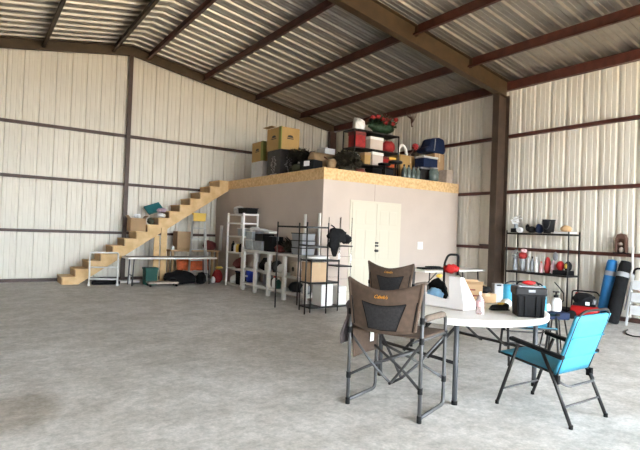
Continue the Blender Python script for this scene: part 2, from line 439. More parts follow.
# ------------------------------------------------------------------ generic builders for goods
def carton(name, label, cat, loc, dims, rz=0, m='card', group=None, flaps=False, tape='tape', extra=None):
    """closed or open cardboard box, origin at base centre"""
    t = thing(name, label, cat, loc, rz, group)
    w, d, h = dims
    if flaps:
        mb = MB(); k = .006
        mb.box((-w / 2, -d / 2, 0), (w / 2, d / 2, k)).box((-w / 2, -d / 2, 0), (w / 2, -d / 2 + k, h)).box((-w / 2, d / 2 - k, 0), (w / 2, d / 2, h))
        mb.box((-w / 2, -d / 2, 0), (-w / 2 + k, d / 2, h)).box((w / 2 - k, -d / 2, 0), (w / 2, d / 2, h))
        mb.build('body', m, t)
        f = .42 * d
        for sy in (-1, 1):
            a = R(55 if sy < 0 else 75) * 1
            MB().beam((0, sy * d / 2, h), (0, sy * (d / 2 + f * math.cos(a) * .8), h + f * math.sin(a) * .6), w * .98, .005).build('flap', m, t)
        for sx in (-1, 1):
            MB().beam((sx * w / 2, 0, h), (sx * (w / 2 + f * .5), 0, h - f * .25 + (.3 * f if sx < 0 else 0)), d * .96, .005).build('flap', m, t)
    else:
        MB().box((-w / 2, -d / 2, 0), (w / 2, d / 2, h)).build('body', m, t, bevel=.004)
        if tape:
            MB().box((-.028, -d / 2 - .0015, h * .72), (.028, d / 2 + .0015, h + .0015)).build('tape', tape, t)
    return t
def bottle(name, label, cat, loc, r, h, m, cap='white', group=None):
    t = thing(name, label, cat, loc, 0, group)
    MB().lathe([(r * .9, 0), (r, h * .05), (r, h * .62), (r * .55, h * .8), (r * .32, h * .86)], (0, 0, 0), 14).build('body', m, t, smooth=True)
    MB().lathe([(r * .36, h * .86), (r * .36, h), (r * .3, h)], (0, 0, 0), 10).build('cap', cap, t)
    return t
def tote(name, label, loc, dims, m, lid, rz=0, group=None, cat='storage bin'):
    t = thing(name, label, cat, loc, rz, group)
    w, d, h = dims
    mb = MB(); k = .93
    A = [(-w / 2 * k, -d / 2 * k), (w / 2 * k, -d / 2 * k), (w / 2 * k, d / 2 * k), (-w / 2 * k, d / 2 * k)]
    v0 = [mb.bm.verts.new((x, y, 0)) for x, y in A]; v1 = [mb.bm.verts.new((x / k, y / k, h * .9)) for x, y in A]
    mb.bm.faces.new(v0); mb.bm.faces.new(v1)
    for i in range(4): mb.bm.faces.new((v0[i], v0[(i + 1) % 4], v1[(i + 1) % 4], v1[i]))
    mb.build('body', m, t, bevel=.006)
    MB().box((-w / 2 - .012, -d / 2 - .012, h * .88), (w / 2 + .012, d / 2 + .012, h)).build('lid', lid, t, bevel=.006)
    return t
def bag(name, label, cat, loc, rad, m, seed=1, amp=.2, rz=0, group=None, flat=.75, smooth=True):
    mb = MB().blob((0, 0, rad[2] * flat), rad, seed, amp, 3, 1.7, flat)
    o = mb.build(name, m, None, smooth=smooth); o.location = loc; o.rotation_euler = (0, 0, rz)
    return tag(o, label, cat, group)

# ------------------------------------------------------------------ round folding table
TX, TY, TZ, TR = 4.15, 3.455, .765, .86
t = thing('round_table', 'large white round folding table beside the brown camp chair', 'table', (TX, TY, 0), R(-1))
prof = [(TR - .03, TZ - .062), (TR - .004, TZ - .058), (TR, TZ - .045), (TR, TZ - .008), (TR - .008, TZ), (0.001, TZ)]
MB().lathe([(0.001, TZ - .03), (TR - .05, TZ - .03)] + prof, (0, 0, 0), 72).build('tabletop', 'plastic_white', t, smooth=False)
for sx in (-1, 1):
    x = .585 * sx
    for sy in (-1, 1):
        lg = MB().tube([(x, .50 * sy, .015), (x, .50 * sy, TZ - .03)], .023, 12).build('leg', 'table_leg', t, smooth=True)
        MB().lathe([(.026, 0), (.027, .03), (.024, .035)], (x, .50 * sy, 0), 12).build('foot_cap', 'rubber', lg)
    MB().tube([(x, -.50, .36), (x, .50, .36)], .016, 8).build('crossbar', 'black_metal', t, smooth=True)
    MB().beam((x, -.16, .335), (.03 * sx, -.16, TZ - .05), .03, .012).beam((x, .16, .335), (.03 * sx, .16, TZ - .05), .03, .012).build('brace', 'black_metal', t)
MB().beam((-.7, -.36, TZ - .045), (.7, -.36, TZ - .045), .04, .03).beam((-.7, .36, TZ - .045), (.7, .36, TZ - .045), .04, .03).build('frame_rail', 'black_metal', t)

# ------------------------------------------------------------------ brown camp chairs
def text_mesh(body, size, shear):
    c = bpy.data.curves.new('embroidery', 'FONT'); c.body = body; c.size = size; c.shear = shear; c.extrude = .002; c.offset = -.0004
    c.align_x = 'CENTER'; c.align_y = 'CENTER'; c.space_character = .9
    o = bpy.data.objects.new('embroidery_curve', c); COL.objects.link(o)
    dg = bpy.context.evaluated_depsgraph_get(); me = bpy.data.meshes.new_from_object(o.evaluated_get(dg))
    bpy.data.objects.remove(o); bpy.data.curves.remove(c)
    return me
CHW, CHD, CHH = .335, .235, 1.085
def back_pt(u, v, off=0.0):
    """point on the slung back: u -1..1 across, v 0..1 up; sags rearwards between the posts"""
    sag = .055 * (1 - u * u)
    ztop = CHH + .014 - .085 * (1 - abs(u) ** 1.6)
    zbot = .70 - .035 * (1 - u * u)
    w = CHW + .014 - .06 * max(0, 1 - v / .75) ** 1.5
    inset = (.035 * math.sin(v * PI) if True else 0)
    return Vector((u * (w - .6 * inset * abs(u) ** 3), -CHD - .02 - sag + off, zbot + (ztop - zbot) * v))
def camp_chair(name, label, loc, rz):
    t = thing(name, label, 'chair', loc, rz, 'brown folding camp chairs')
    for s in (-1, 1):
        x = CHW * s
        lg = MB().tube([(x, -CHD, .03), (x, -CHD, CHH - .01)], .0155, 10).build('rear_leg', 'grey_metal', t, smooth=True)
        MB().lathe([(.020, 0), (.020, .05), (.017, .055)], (x, -CHD, 0), 10).build('foot', 'rubber', lg)
        path = arc([((x, -CHD, .80), 0), ((x, CHD, .80), .06), ((x, CHD, .035), .06), ((x, -CHD, .035), 0)])
        MB().tube(path, .0155, 10).build('front_leg', 'grey_metal', t, smooth=True)
        MB().tube([(x, -CHD + .05, .806), (x, -CHD + .1, .81), (x, CHD - .08, .81), (x, CHD - .05, .806)], [.022, .028, .028, .024], 10).build('armrest', 'tan_fabric', t, smooth=True)
        for y, z in ((-CHD, .64), (-CHD, .80), (-CHD, .25), (CHD, .64), (CHD, .25)): MB().lathe([(.0205, -.025), (.0205, .025)], (x, y, z), 10).build('joint', 'black', t)
        MB().tube([(x, -CHD, .645), (x, CHD, .645)], .012, 8).build('seat_rail', 'grey_metal', t, smooth=True)
    # folding braces
    for y, yc in ((-CHD, -.10), (CHD, .10)):
        for s in (-1, 1):
            MB().tube(arc([((CHW * s, y, .62), 0), ((CHW * s * .35, (y + yc) / 2, .34), .12), ((0, yc, .215), 0)]), .012, 8).build('brace', 'grey_metal', t, smooth=True)
            MB().tube(arc([((CHW * s, y, .25), 0), ((CHW * s * .45, y * .7, .36), .1), ((-CHW * s * .55, y * .25, .50), 0)]), .012, 8).build('brace', 'grey_metal', t, smooth=True)
    MB().tube([(0, -.12, .215), (0, .12, .215)], .012, 8).build('hub', 'black', t, smooth=True)
    # seat
    rows = []
    for j in range(9):
        y = -CHD + .0 + j * (2 * CHD + .03) / 8
        rows.append([(u * CHW, y, .66 - .035 * (1 - u * u) * math.sin(PI * (j + .6) / 9)) for u in [k / 5 - 1 for k in range(11)]])
    MB().sheet(rows).build('seat', 'brown_fabric', t, smooth=True, solid=.014)
    # back sling
    rows = [[back_pt(i / 10 - 1, j / 10) for i in range(21)] for j in range(11)]
    bk = MB().sheet(rows).build('backrest', 'brown_fabric', t, smooth=True, solid=.016)
    rows = []
    for j in range(9):
        v = .08 + .56 * j / 8; hw = .43 + .16 * (j / 8) ** 1.3
        rows.append([back_pt(.06 + hw * (i / 8 - 1), v, -.0105) for i in range(17)])
    MB().sheet(rows).build('mesh_panel', 'mesh', bk, smooth=True, solid=.003)
    mb = MB()
    edge = [back_pt(.06 - .43, .08, -.013)] + [back_pt(.06 - (.43 + .16 * (j / 8) ** 1.3), .08 + .56 * j / 8, -.013) for j in range(9)] + [back_pt(.06 + .59 * (i / 4 - 1), .64, -.013) for i in range(1, 9)] + [back_pt(.06 + (.43 + .16 * (j / 8) ** 1.3), .08 + .56 * j / 8, -.013) for j in range(8, -1, -1)]
    mb.tube(edge + [back_pt(.06, .08, -.013)], .004, 6, close=True).build('piping', 'black_matte', bk, smooth=True)
    for s in (-1, 1):
        MB().tube([back_pt(s * .985, .02 + .97 * k / 10, -.004) for k in range(11)], .016, 8).build('edge_sleeve', 'brown_fabric', bk, smooth=True)
        MB().tube([back_pt(s * .93, .03 + .85 * k / 10, -.010) for k in range(8)], .005, 6).build('edge_piping', 'black_matte', bk, smooth=True)
    me = text_mesh("Cabela's", .043, .4)
    for v in me.vertices:
        x, y, z = v.co
        u = .0 + x / CHW
        sag = .055 * (1 - u * u)
        v.co = Vector((u * CHW, -CHD - .02 - sag - .012 - z, .96 + y * .95 + x * .02))
    me.materials.append(M['orange_thread'])
    lo = bpy.data.objects.new('embroidery', me); COL.objects.link(lo); lo.parent = bk
    # side pouch
    rows = [[(-CHW + .018 + .012 * math.sin(y * 9 + z * 11), y, z) for y in [-.20 + .04 * k for k in range(11)]] for z in [.40 + .05 * k for k in range(8)]]
    MB().sheet(rows).build('side_pouch', 'brown_fabric', t, smooth=True, solid=.012)
    MB().box((-CHW + .04, .04, .50), (-CHW + .046, .10, .64)).build('care_tag', 'paper', t)
    return t
# text runs mirrored when seen from behind unless x is flipped: handled below
ch1 = camp_chair('camp_chair', 'brown canvas camp chair nearest the camera with a grey jacket on its arm', (3.07, 3.20, 0), math.atan2(-.64, .22) )
ch2 = copy_tree(ch1, (4.98, 5.20, 0), math.atan2(-.64, .22), 'brown canvas camp chair behind the round table, facing the double door')
# grey jacket over the far arm of the first chair (local x = -CHW side)
mb = MB()
rows = []
for j in range(9):
    row = []
    for i in range(9):
        y = -.20 + i * .045; q = j / 8
        row.append((-.405 - .035 * q + .018 * math.sin(i * 1.7 + j * .6), y + .02 * math.sin(j * .9), 0.842 - q * .33 - .02 * math.cos(i * 1.2) * q))
    rows.append(row)
rows2 = [[(-.285, -.20 + i * .045, .72) for i in range(9)], [(-.295, -.20 + i * .045, .85) for i in range(9)]] + [[(-.34, -.20 + i * .045, .885 + .02 * math.sin(i * 1.4)) for i in range(9)]] + [[(-.385, -.20 + i * .045, .875) for i in range(9)]] + rows
o = MB().sheet(rows2).build('jacket', 'grey_fabric', None, smooth=True, solid=.02)
o.location = (3.07, 3.20, 0); o.rotation_euler = (0, 0, math.atan2(-.64, .22))
tag(o, 'grey jacket hung over the arm of the nearest brown camp chair', 'jacket')

# ------------------------------------------------------------------ turquoise folding chairs
def sling_chair(label, loc, rz):
    t = thing('folding_chair', label, 'chair', loc, rz, 'turquoise folding chairs')
    X = .272
    for s in (-1, 1):
        x = X * s
        lg = MB().tube([(x, .335, .02), (x, .145, .565)], .0145, 10).build('front_leg', 'black_metal', t, smooth=True)
        MB().lathe([(.017, 0), (.017, .03)], (x, .337, 0), 10).build('foot', 'rubber', lg)
        xi = x - .03 * s
        lg = MB().tube([(x, -.335, .02), (x, -.195, .33), (xi, -.06, .545)], .0145, 10).build('rear_leg', 'black_metal', t, smooth=True)
        MB().lathe([(.017, 0), (.017, .03)], (x, -.338, 0), 10).build('foot', 'rubber', lg)
        MB().obox((x, -.02, .572), (.055, .49, .034), (R(8.5), 0, 0)).build('armrest', 'black', t, bevel=.012)
        MB().tube([(.235 * s, -.20, .385), (.235 * s, .335, .452)], .011, 8).build('seat_rail', 'black_metal', t, smooth=True)
        MB().obox((x - .015 * s, -.20, .35), (.03, .05, .07)).build('hinge', 'black', t, bevel=.004)
    MB().tube([(-X, .283, .15), (X, .283, .15)], .009, 8).build('stretcher', 'grey_metal', t, smooth=True)
    MB().tube([(-X, -.275, .15), (X, -.275, .15)], .009, 8).build('stretcher', 'grey_metal', t, smooth=True)
    MB().tube(arc([((-X, -.18, .36), 0), ((-X + .06, -.27, .30), .05), ((X - .06, -.27, .30), .05), ((X, -.18, .36), 0)]), .010, 8).build('rear_bar', 'grey_metal', t, smooth=True)
    MB().tube([(-.235, .335, .452), (.235, .335, .452)], .011, 8).build('front_rail', 'black_metal', t, smooth=True)
    # arched top rail behind the back
    a = (-.355, .875)
    path = arc([((-.245, -.19, .38), 0), ((-.245, a[0], a[1]), .05), ((-.19, -.372, .922), .06), ((.19, -.372, .922), .06), ((.245, a[0], a[1]), .05), ((.245, -.19, .38), 0)])
    MB().tube(path, .011, 10).build('back_frame', 'black_metal', t, smooth=True)
    rows = [[(u * .24, .338 - q * .53, .462 - .072 * q - .03 * math.sin(PI * q) * (1 - u * u * .6)) for u in (-1, -.6, -.2, .2, .6, 1)] for q in [k / 8 for k in range(9)]]
    MB().sheet(rows).build('seat', 'teal', t, smooth=True, solid=.012)
    rows = [[(u * .263, -.185 - q * .166 - .018 * math.sin(PI * q) * (1 - u * u), .392 + .49 * q) for u in (-1, -.6, -.2, .2, .6, 1)] for q in [k / 8 for k in range(9)]]
    bk = MB().sheet(rows).build('backrest', 'teal', t, smooth=True, solid=.026)
    for q in (.28, .62): MB().box((-.25, -.185 - q * .166 - .034, .392 + .49 * q - .003), (.25, -.185 - q * .166 - .012, .392 + .49 * q + .003)).build('seam', 'teal', bk)
    return t
f1 = sling_chair('turquoise folding chair with black arms in the foreground right of the table', (4.20, 2.46, 0), 0)
copy_tree(f1, (5.63, 3.60, 0), R(134.4), 'turquoise folding chair half hidden behind the black tool box')

# ------------------------------------------------------------------ goods on the round table
# white bin with a cut-away side
t = thing('display_bin', 'white corrugated plastic bin with one tall slanted side on the round table', 'bin', (3.868, 3.386, TZ), 0)
A = Vector((-.022, .209, 0)); B = Vector((.017, -.209, 0)); Cc = Vector((.33, -.01, 0))
t2 = (B - A).normalized(); n2 = Vector((-t2.y, t2.x, 0))
n2 = n2 if n2.x > 0 else -n2
def wallpoly(mb, P, pts, nrm, th=.007):
    f = [mb.bm.verts.new(P + t2 * s + Vector((0, 0, z))) for s, z in pts]; b = [mb.bm.verts.new(v.co + nrm * th) for v in f]
    mb.bm.faces.new(f); mb.bm.faces.new(list(reversed(b)))
    for i in range(len(f)): mb.bm.faces.new((f[i], b[i], b[(i + 1) % len(f)], f[(i + 1) % len(f)]))
Ln = (B - A).length
mb = MB(); wallpoly(mb, A, [(-.16, 0), (Ln, 0), (Ln + .01, .05), (Ln - .035, .315), (Ln - .165, .315), (Ln - .165, .085), (-.16, .13)], n2); mb.build('front_panel', 'white_card', t)
mb = MB(); wallpoly(mb, A + n2 * .24, [(-.16, 0), (Ln, 0), (Ln, .05), (-.16, .10)], n2); mb.build('rear_panel', 'white_card', t)
mb = MB()
p = A - t2 * .16; mb.bm.faces.new([mb.bm.verts.new(q) for q in (p, p + n2 * .24, p + n2 * .24 + Vector((0, 0, .10)), p + Vector((0, 0, .13)))])
p = A + t2 * Ln; mb.bm.faces.new([mb.bm.verts.new(q) for q in (p, p + n2 * .24, p + n2 * .24 + Vector((0, 0, .04)), p + n2 * .05 + Vector((0, 0, .31)) - t2 * .035, p + Vector((0, 0, .315)) - t2 * .035)])
p = A - t2 * .16; mb.bm.faces.new([mb.bm.verts.new(q + Vector((0, 0, .003))) for q in (p, p + n2 * .24, p + n2 * .24 + t2 * (Ln + .16), p + t2 * (Ln + .16))])
mb.build('end_panel', 'white_card', t, solid=.006)
cb = Vector((3.868, 3.386, TZ)) + A
q = cb + t2 * .03 + n2 * .085
o = MB().blob((0, 0, .085), (.058, .10, .08), 3, .2, 3, 2.6).build('cloth', 'denim', None, smooth=True); o.location = (q.x, q.y, TZ + .012); tag(o, 'light blue cloth bundled inside the white plastic bin', 'cloth')
q = cb - t2 * .01 + n2 * .185
o = MB().blob((0, 0, .125), (.034, .13, .118), 5, .28, 3, 2.6).build('bag', 'black_matte', None, smooth=True); o.location = (q.x, q.y, TZ + .02); tag(o, 'black bag behind the blue cloth in the white plastic bin', 'bag')
q = cb + t2 * .0 + n2 * .185
o = MB().blob((0, 0, .02), (.035, .03, .02), 6, .25, 2).build('glove', 'yellow', None, smooth=True); o.location = (q.x, q.y, TZ + .27); tag(o, 'yellow-tan work glove on top of the black bag', 'glove')
# tall loop-handled tool with red housing, beyond the bin on the table
t = thing('garden_tool', 'red tool with a tall black loop handle behind the white bin', 'tool', (4.50, 3.86, TZ), R(-55))
MB().tube(arc([((-.075, 0, .03), 0), ((-.075, 0, .40), .04), ((-.035, .02, .50), .04), ((.075, .02, .50), .03), ((.075, 0, .27), 0)]), .013, 8).build('handle', 'black', t, smooth=True)
MB().blob((.0, -.01, .34), (.085, .065, .05), 2, .35, 3, 3).build('motor_housing', 'red', t, smooth=True)
MB().lathe([(.045, 0), (.045, .015), (.02, .02)], (0, -.06, .345), 14, Matrix.Rotation(PI / 2, 4, 'X')).build('cap', 'red', t)
MB().box((-.095, -.05, 0), (.095, .05, .03)).build('base', 'black', t, bevel=.006)
# cardboard boxes on the table
bx = carton('cardboard_box', 'small brown cardboard box with open flaps right of the white bin', 'box', (4.38, 3.475, TZ), (.19, .15, .215), R(-36), 'card', 'open boxes on the table', flaps=True)
MB().box((-.07, -.0765, .09), (.06, -.0755, .105)).build('print', 'dark_red', bx)
MB().box((-.07, -.0765, .15), (.02, -.0755, .165)).build('print', 'dark_red', bx)
carton('cardboard_box', 'flat brown carton behind the water bottle on the round table', 'box', (4.66, 3.52, TZ), (.20, .15, .10), R(-25), 'card', flaps=False)
o = MB().blob((0, 0, .03), (.075, .06, .035), 8, .4, 3).build('cable_bundle', 'black_matte', None, smooth=True); o.location = (4.66, 3.52, TZ + .108); tag(o, 'black cable bundle lying on the flat carton', 'cable')
t = bottle('water_bottle', 'clear pinkish water bottle on the near side of the round table', 'bottle', (3.89, 2.985, TZ), .037, .205, 'bottle', 'white')
MB().lathe([(.0378, .07), (.0378, .12)], (0, 0, 0), 14).build('label_wrap', 'pink', t)
# black tool box
t = thing('tool_box', 'black plastic tool box with grey lid on the edge of the round table', 'tool box', (4.26, 2.735, TZ), R(-42))
MB().prism([(-.118, 0), (.118, 0), (.128, .20), (-.128, .20)], -.095, .095).build('body', 'black', t, bevel=.01)
MB().box((-.138, -.107, .195), (.138, .107, .268)).build('lid', 'dark_grey', t, bevel=.012)
MB().box((-.11, -.085, .268), (.11, .085, .279)).build('lid_panel', 'grey', t, bevel=.004)
MB().tube(arc([((-.10, .03, .262), 0), ((-.09, .03, .31), .03), ((.09, .03, .31), .03), ((.10, .03, .262), 0)]), .009, 8).build('handle', 'black', t, smooth=True)
MB().box((-.03, -.114, .225), (.03, -.105, .25)).build('latch', 'grey', t, bevel=.003)
mb = MB()
for k in (-.10, -.05, .05, .10): mb.box((k - .008, -.106, .01), (k + .008, -.093, .185))
mb.build('rib', 'black', t)
o = MB().blob((0, 0, .02), (.06, .022, .02), 9, .2, 2).build('drill', 'red', None, smooth=True); o.location = (4.26, 2.735, TZ + .283); o.rotation_euler = (0, 0, R(-42)); tag(o, 'red cordless tool lying on the black tool box', 'tool')
bx = thing('cooler_bag', 'black and red bag beside the black tool box on the round table', 'bag', (4.50, 2.83, TZ), R(-42))
MB().blob((0, 0, .11), (.07, .10, .115), 4, .15, 3, 1.7, .93).build('body', 'black_matte', bx, smooth=True)
MB().box((-.005, -.104, .05), (.025, -.088, .19)).build('strap', 'red_fabric', bx)
MB().box((.015, -.112, .04), (.04, -.09, .09)).build('tag', 'paper', bx)
# glove / shoe and papers
t = thing('work_boot', 'black and yellow shoe left of the tool box on the table', 'shoe', (4.30, 3.07, TZ), R(-28))
MB().blob((0, 0, .028), (.10, .042, .03), 3, .15, 3, 1.7, .85).blob((.055, 0, .045), (.045, .036, .028), 4, .12, 2).build('upper', 'black_matte', t, smooth=True)
MB().blob((.02, 0, .062), (.045, .022, .012), 4, .1, 2).build('tongue', 'yellow', t, smooth=True)
MB().box((-.095, -.035, 0), (.095, .035, .012)).build('sole', 'rubber', t, bevel=.005)
t = thing('case', 'upright light grey metal case at the far edge of the round table', 'case', (4.83, 3.48, TZ), R(-35))
MB().box((-.05, -.045, 0), (.05, .045, .205)).build('body', 'grey', t, bevel=.008)
MB().box((-.025, -.051, .18), (.025, -.045, .195)).build('handle', 'black', t)
bag('paper_towel', 'crumpled white paper behind the shoe on the round table', 'paper', (4.62, 3.22, TZ), (.06, .05, .045), 'paper', 5, .2)

# ------------------------------------------------------------------ navy stool with sprayer
t = thing('stool', 'navy stool with thin black legs behind the second turquoise chair', 'stool', (6.42, 3.72, 0), R(-35))
MB().box((-.14, -.12, .44), (.14, .12, .535)).build('seat', 'navy', t, bevel=.02)
for sx in (-1, 1):
    for sy in (-1, 1): MB().tube([(.15 * sx, .13 * sy, 0), (.08 * sx, .08 * sy, .45)], .011, 8).build('leg', 'black_metal', t, smooth=True)
t = thing('sprayer', 'white pump sprayer with black wand on the navy stool', 'sprayer', (6.42, 3.72, .535), R(-35))
MB().lathe([(.055, 0), (.068, .02), (.068, .14), (.05, .17), (.025, .18)], (0, 0, 0), 16).build('tank', 'white', t, smooth=True)
MB().lathe([(.03, .18), (.03, .21), (.012, .215), (.012, .25)], (0, 0, 0), 12).box((-.04, -.01, .245), (.04, .01, .262)).build('pump', 'black', t)
MB().tube([(0.05, 0, .10), (.10, 0, .14), (.09, -.02, .24), (.02, -.03, .32), (-.04, -.03, .385)], .007, 8).build('wand', 'black', t, smooth=True)
bag('glove', 'white cloth hanging at the left of the pump sprayer', 'cloth', (6.315, 3.765, .535), (.035, .035, .055), 'paper', 6, .25)

# ------------------------------------------------------------------ rectangular folding table by the drywall
t = thing('folding_table', 'long white folding table against the loft room front wall', 'table', (8.96, 7.86, 0))
MB().box((-1.03, -.37, .69), (1.0, .24, .735)).build('tabletop', 'plastic_white', t, bevel=.015)
for sx in (-1, 1):
    for y in (-.28, .16):
        MB().tube(arc([((sx * .78, y, 0), 0), ((sx * .82, y, .35), .1), ((sx * .80, y, .69), 0)]), .014, 8).build('leg', 'black_metal', t, smooth=True)
    MB().tube([(sx * .8, -.28, .12), (sx * .8, .16, .12)], .012, 8).build('crossbar', 'black_metal', t, smooth=True)
    MB().tube([(sx * .81, -.06, .30), (sx * .30, -.06, .69)], .012, 8).build('brace', 'black_metal', t, smooth=True)
o = thing('tool_case', 'flat black case lying open on the long white folding table', 'case', (8.50, 7.86, .735), R(3))
MB().box((-.33, -.14, 0), (.33, .14, .03)).build('body', 'black', o, bevel=.008)
MB().box((-.10, -.10, .03), (.22, .10, .055)).build('lid', 'black_matte', o, bevel=.01)

# ------------------------------------------------------------------ goods under and on the stairs
t = thing('folding_table', 'long folding table with white edge under the staircase', 'table', (4.24, 12.76, 0))
MB().box((-1.13, -.35, .655), (1.12, .25, .70)).build('tabletop', 'plastic_white', t, bevel=.008)
MB().box((-1.12, -.34, .700), (1.11, .24, .704)).build('top_sheet', mat('grey table cover', (.22, .19, .17), .6), t)
for sx in (-1, 1):
    for y in (-.2, .2): MB().tube([(sx * .98, y, 0), (sx * .95, y, .655)], .016, 8).build('leg', 'dark_grey_metal', t, smooth=True)
    MB().tube([(sx * .97, -.2, .25), (sx * .97, .2, .25)], .012, 8).build('crossbar', 'dark_grey_metal', t, smooth=True)
t = thing('dolly', 'low cream furniture dolly on casters in front of the table under the stairs', 'dolly', (3.93, 12.36, 0), R(-4))
MB().box((-.36, -.16, .075), (.36, .16, .115)).build('deck', 'beige_cloth', t, bevel=.006)
for sx in (-1, 1):
    for sy in (-1, 1):
        MB().lathe([(.032, -.012), (.035, -.008), (.035, .008), (.032, .012)], (.31 * sx, .13 * sy, .036), 14, Matrix.Rotation(PI / 2, 4, 'X')).build('caster', 'rubber', t)
bag('tarp', 'small black tarp draped on the cream furniture dolly', 'tarp', (4.18, 12.42, .115), (.13, .09, .05), 'black_matte', 11, .3)
tote('storage_bin', 'dark green storage bin under the stairs table', (3.76, 12.82, 0), (.30, .30, .43), 'green', 'green')
bag('garbage_bag', 'big black garbage bag heaped under the stairs table', 'bag', (4.50, 12.80, 0), (.40, .22, .20), 'black_matte', 12, .3)
bag('garbage_bag', 'small black bag right of the big one under the stairs table', 'bag', (5.06, 12.72, 0), (.13, .16, .17), 'black_matte', 14, .25)
mb = MB()
rows = [[(4.60 + i * .1, 13.33 + .03 * math.sin(i * 1.3 + j), .64 - j * .07 - .02 * math.sin(i * 2.1)) for i in range(10)] for j in range(6)]
one('tarp', mb.sheet(rows), 'orange', 'orange tarp hanging under the staircase behind the stepladder', 'tarp', smooth=True, solid=.02)
bag('paper_bag', 'red carrier bag with yellow top on the floor beside the stairs table', 'bag', (5.57, 12.84, 0), (.14, .12, .20), 'red_fabric', 15, .25)
bag('cloth', 'yellow cloth lying on the red carrier bag', 'cloth', (5.60, 12.82, .375), (.10, .08, .035), 'yellow', 16, .25)
bag('cloth', 'white cloth on the floor at the left of the red carrier bag', 'cloth', (5.40, 12.72, 0), (.06, .06, .10), 'paper', 17, .25)
# bench under stairs that carries boxes
t = thing('work_bench', 'brown wooden bench behind the stepladder under the stairs', 'bench', (5.16, 13.62, 0))
MB().box((-.72, -.22, .80), (.70, .22, .84)).build('top', 'brown_wood', t)
for sx in (-1, 1):
    for sy in (-1, 1): MB().box((sx * .64 - .03, sy * .17 - .03, 0), (sx * .64 + .03, sy * .17 + .03, .80)).build('leg', 'brown_wood', t)
carton('cardboard_box', 'square brown cardboard box on the bench behind the stepladder', 'box', (4.84, 13.62, .84), (.42, .36, .50), 0, 'card', tape=None)
bottle('cup', 'white jar on the bench left of the square cardboard box', 'jar', (4.53, 13.50, .84), .05, .12, 'white')
bag('duffel_bag', 'dark red duffel bag on the bench right of the stepladder', 'bag', (5.62, 13.58, .84), (.20, .16, .15), 'dark_red', 19, .2)
# stepladder
t = thing('stepladder', 'aluminium stepladder with yellow top cap under the stairs', 'ladder', (5.11, 13.10, 0))
H = 1.86
for s in (-1, 1):
    MB().beam((s * .26, -.0, 0), (s * .165, .06, H - .06), .028, .055).build('rail', 'alu', t)
    MB().beam((s * .25, .10, 0), (s * .15, .085, H - .1), .02, .02).build('rear_rail', 'alu', t)
for k in range(1, 6):
    z = k * .29; w = .26 - .095 * z / H
    MB().box((-w, -.03 + .06 * z / H, z - .012), (w, .05 + .06 * z / H, z + .012)).build('step', 'alu', t)
MB().prism([(-.165, H - .22), (.165, H - .22), (.18, H), (-.18, H)], .0, .12).build('top_cap', 'yellow', t, bevel=.008)
# white tubular frame in front of the first steps
t = thing('bed_rail', 'white tubular metal frame standing in front of the lowest stairs', 'frame', (2.655, 12.80, 0), R(-12))
MB().tube(arc([((-.305, 0, 0), 0), ((-.305, 0, .79), .04), ((.315, 0, .79), .04), ((.315, 0, 0), 0)]), .021, 10).build('hoop', 'white', t, smooth=True)
MB().tube([(-.305, 0, .44), (.315, 0, .44)], .018, 8).tube([(-.305, 0, .16), (.315, 0, .16)], .02, 8).build('crossbar', 'white', t, smooth=True)
for s in (-.305, .315): MB().box((s - .03, -.03, 0), (s + .03, .03, .05)).build('foot', 'white', t)
t = thing('hand_tool', 'black tool lying on the floor behind the white tubular frame', 'tool', (2.75, 13.04, 0), R(-8))
MB().box((-.30, -.05, 0), (.34, .05, .10)).build('body', 'black_matte', t, bevel=.03)
MB().tube([(-.25, 0, .10), (-.1, 0, .17), (.1, 0, .16), (.28, 0, .09)], .018, 8).build('handle', 'black', t, smooth=True)
# white pipe stand left of the stairs table
t = thing('pipe_stand', 'white T-shaped pipe stand left of the stairs table', 'stand', (3.33, 13.12, 0))
MB().tube([(0, 0, .03), (0, 0, .66)], .03, 10).build('post', 'white', t, smooth=True)
MB().tube([(-.32, 0, .05), (.26, 0, .05)], .03, 10).tube([(0, -.07, .03), (0, .06, .03)], .03, 8).build('base', 'white', t, smooth=True)
MB().box((-.16, -.07, .66), (.02, .07, .69)).build('top_plate', 'black', t)
# white pipe on loft wall near the ladder
t = one('gutter_pipe', MB().tube([(5.90, 13.5, .84), (5.93, 13.5, 1.55)], .045, 10), 'white', 'short white pipe standing upright right of the duffel bag', 'pipe', smooth=True)
def stair_z(x): return math.floor((x - 1.83) / RUN + 1) * RISE
# things on the steps
i = 6
bx = carton('cardboard_box', 'open cardboard box of white paper resting on the stairs', 'box', (1.83 + 6.55 * RUN, 13.50, 7 * RISE), (.38, .36, .33), 0, 'card', flaps=False, tape=None)
bx.location.x = 1.83 + 7 * RUN - .21
for s in (-1, 1): MB().beam((s * .19, 0, .33), (s * .25, 0, .40), .34, .006).build('flap', 'card', bx)
bag('paper', 'white paper sticking out of the cardboard box on the stairs', 'paper', (3.56, 13.47, 7 * RISE + .34), (.09, .08, .06), 'paper', 21, .3)
o = MB().obox((0, 0, .0), (.42, .34, .05), (R(38), R(-20), 0)).build('folder', 'teal_dark', None, bevel=.008); o.location = (4.05, 13.72, 9 * RISE + .24); tag(o, 'dark teal folder propped behind the lilac bag on the stairs', 'folder')
bag('shopping_bag', 'white plastic bag lying on the stairs before the teal folder', 'bag', (1.83 + 8.5 * RUN - .01, 13.44, 9 * RISE), (.115, .16, .068), 'paper', 22, .15)
bag('shopping_bag', 'lilac plastic bag lying on the white plastic bag on the stairs', 'bag', (4.17, 13.42, 9 * RISE + .135), (.125, .10, .07), 'lilac', 23, .2)
bag('pouch', 'small olive bag on the step between the cardboard box and the white bag', 'bag', (1.83 + 7.5 * RUN, 13.46, 8 * RISE), (.08, .10, .10), 'olive', 24, .3)

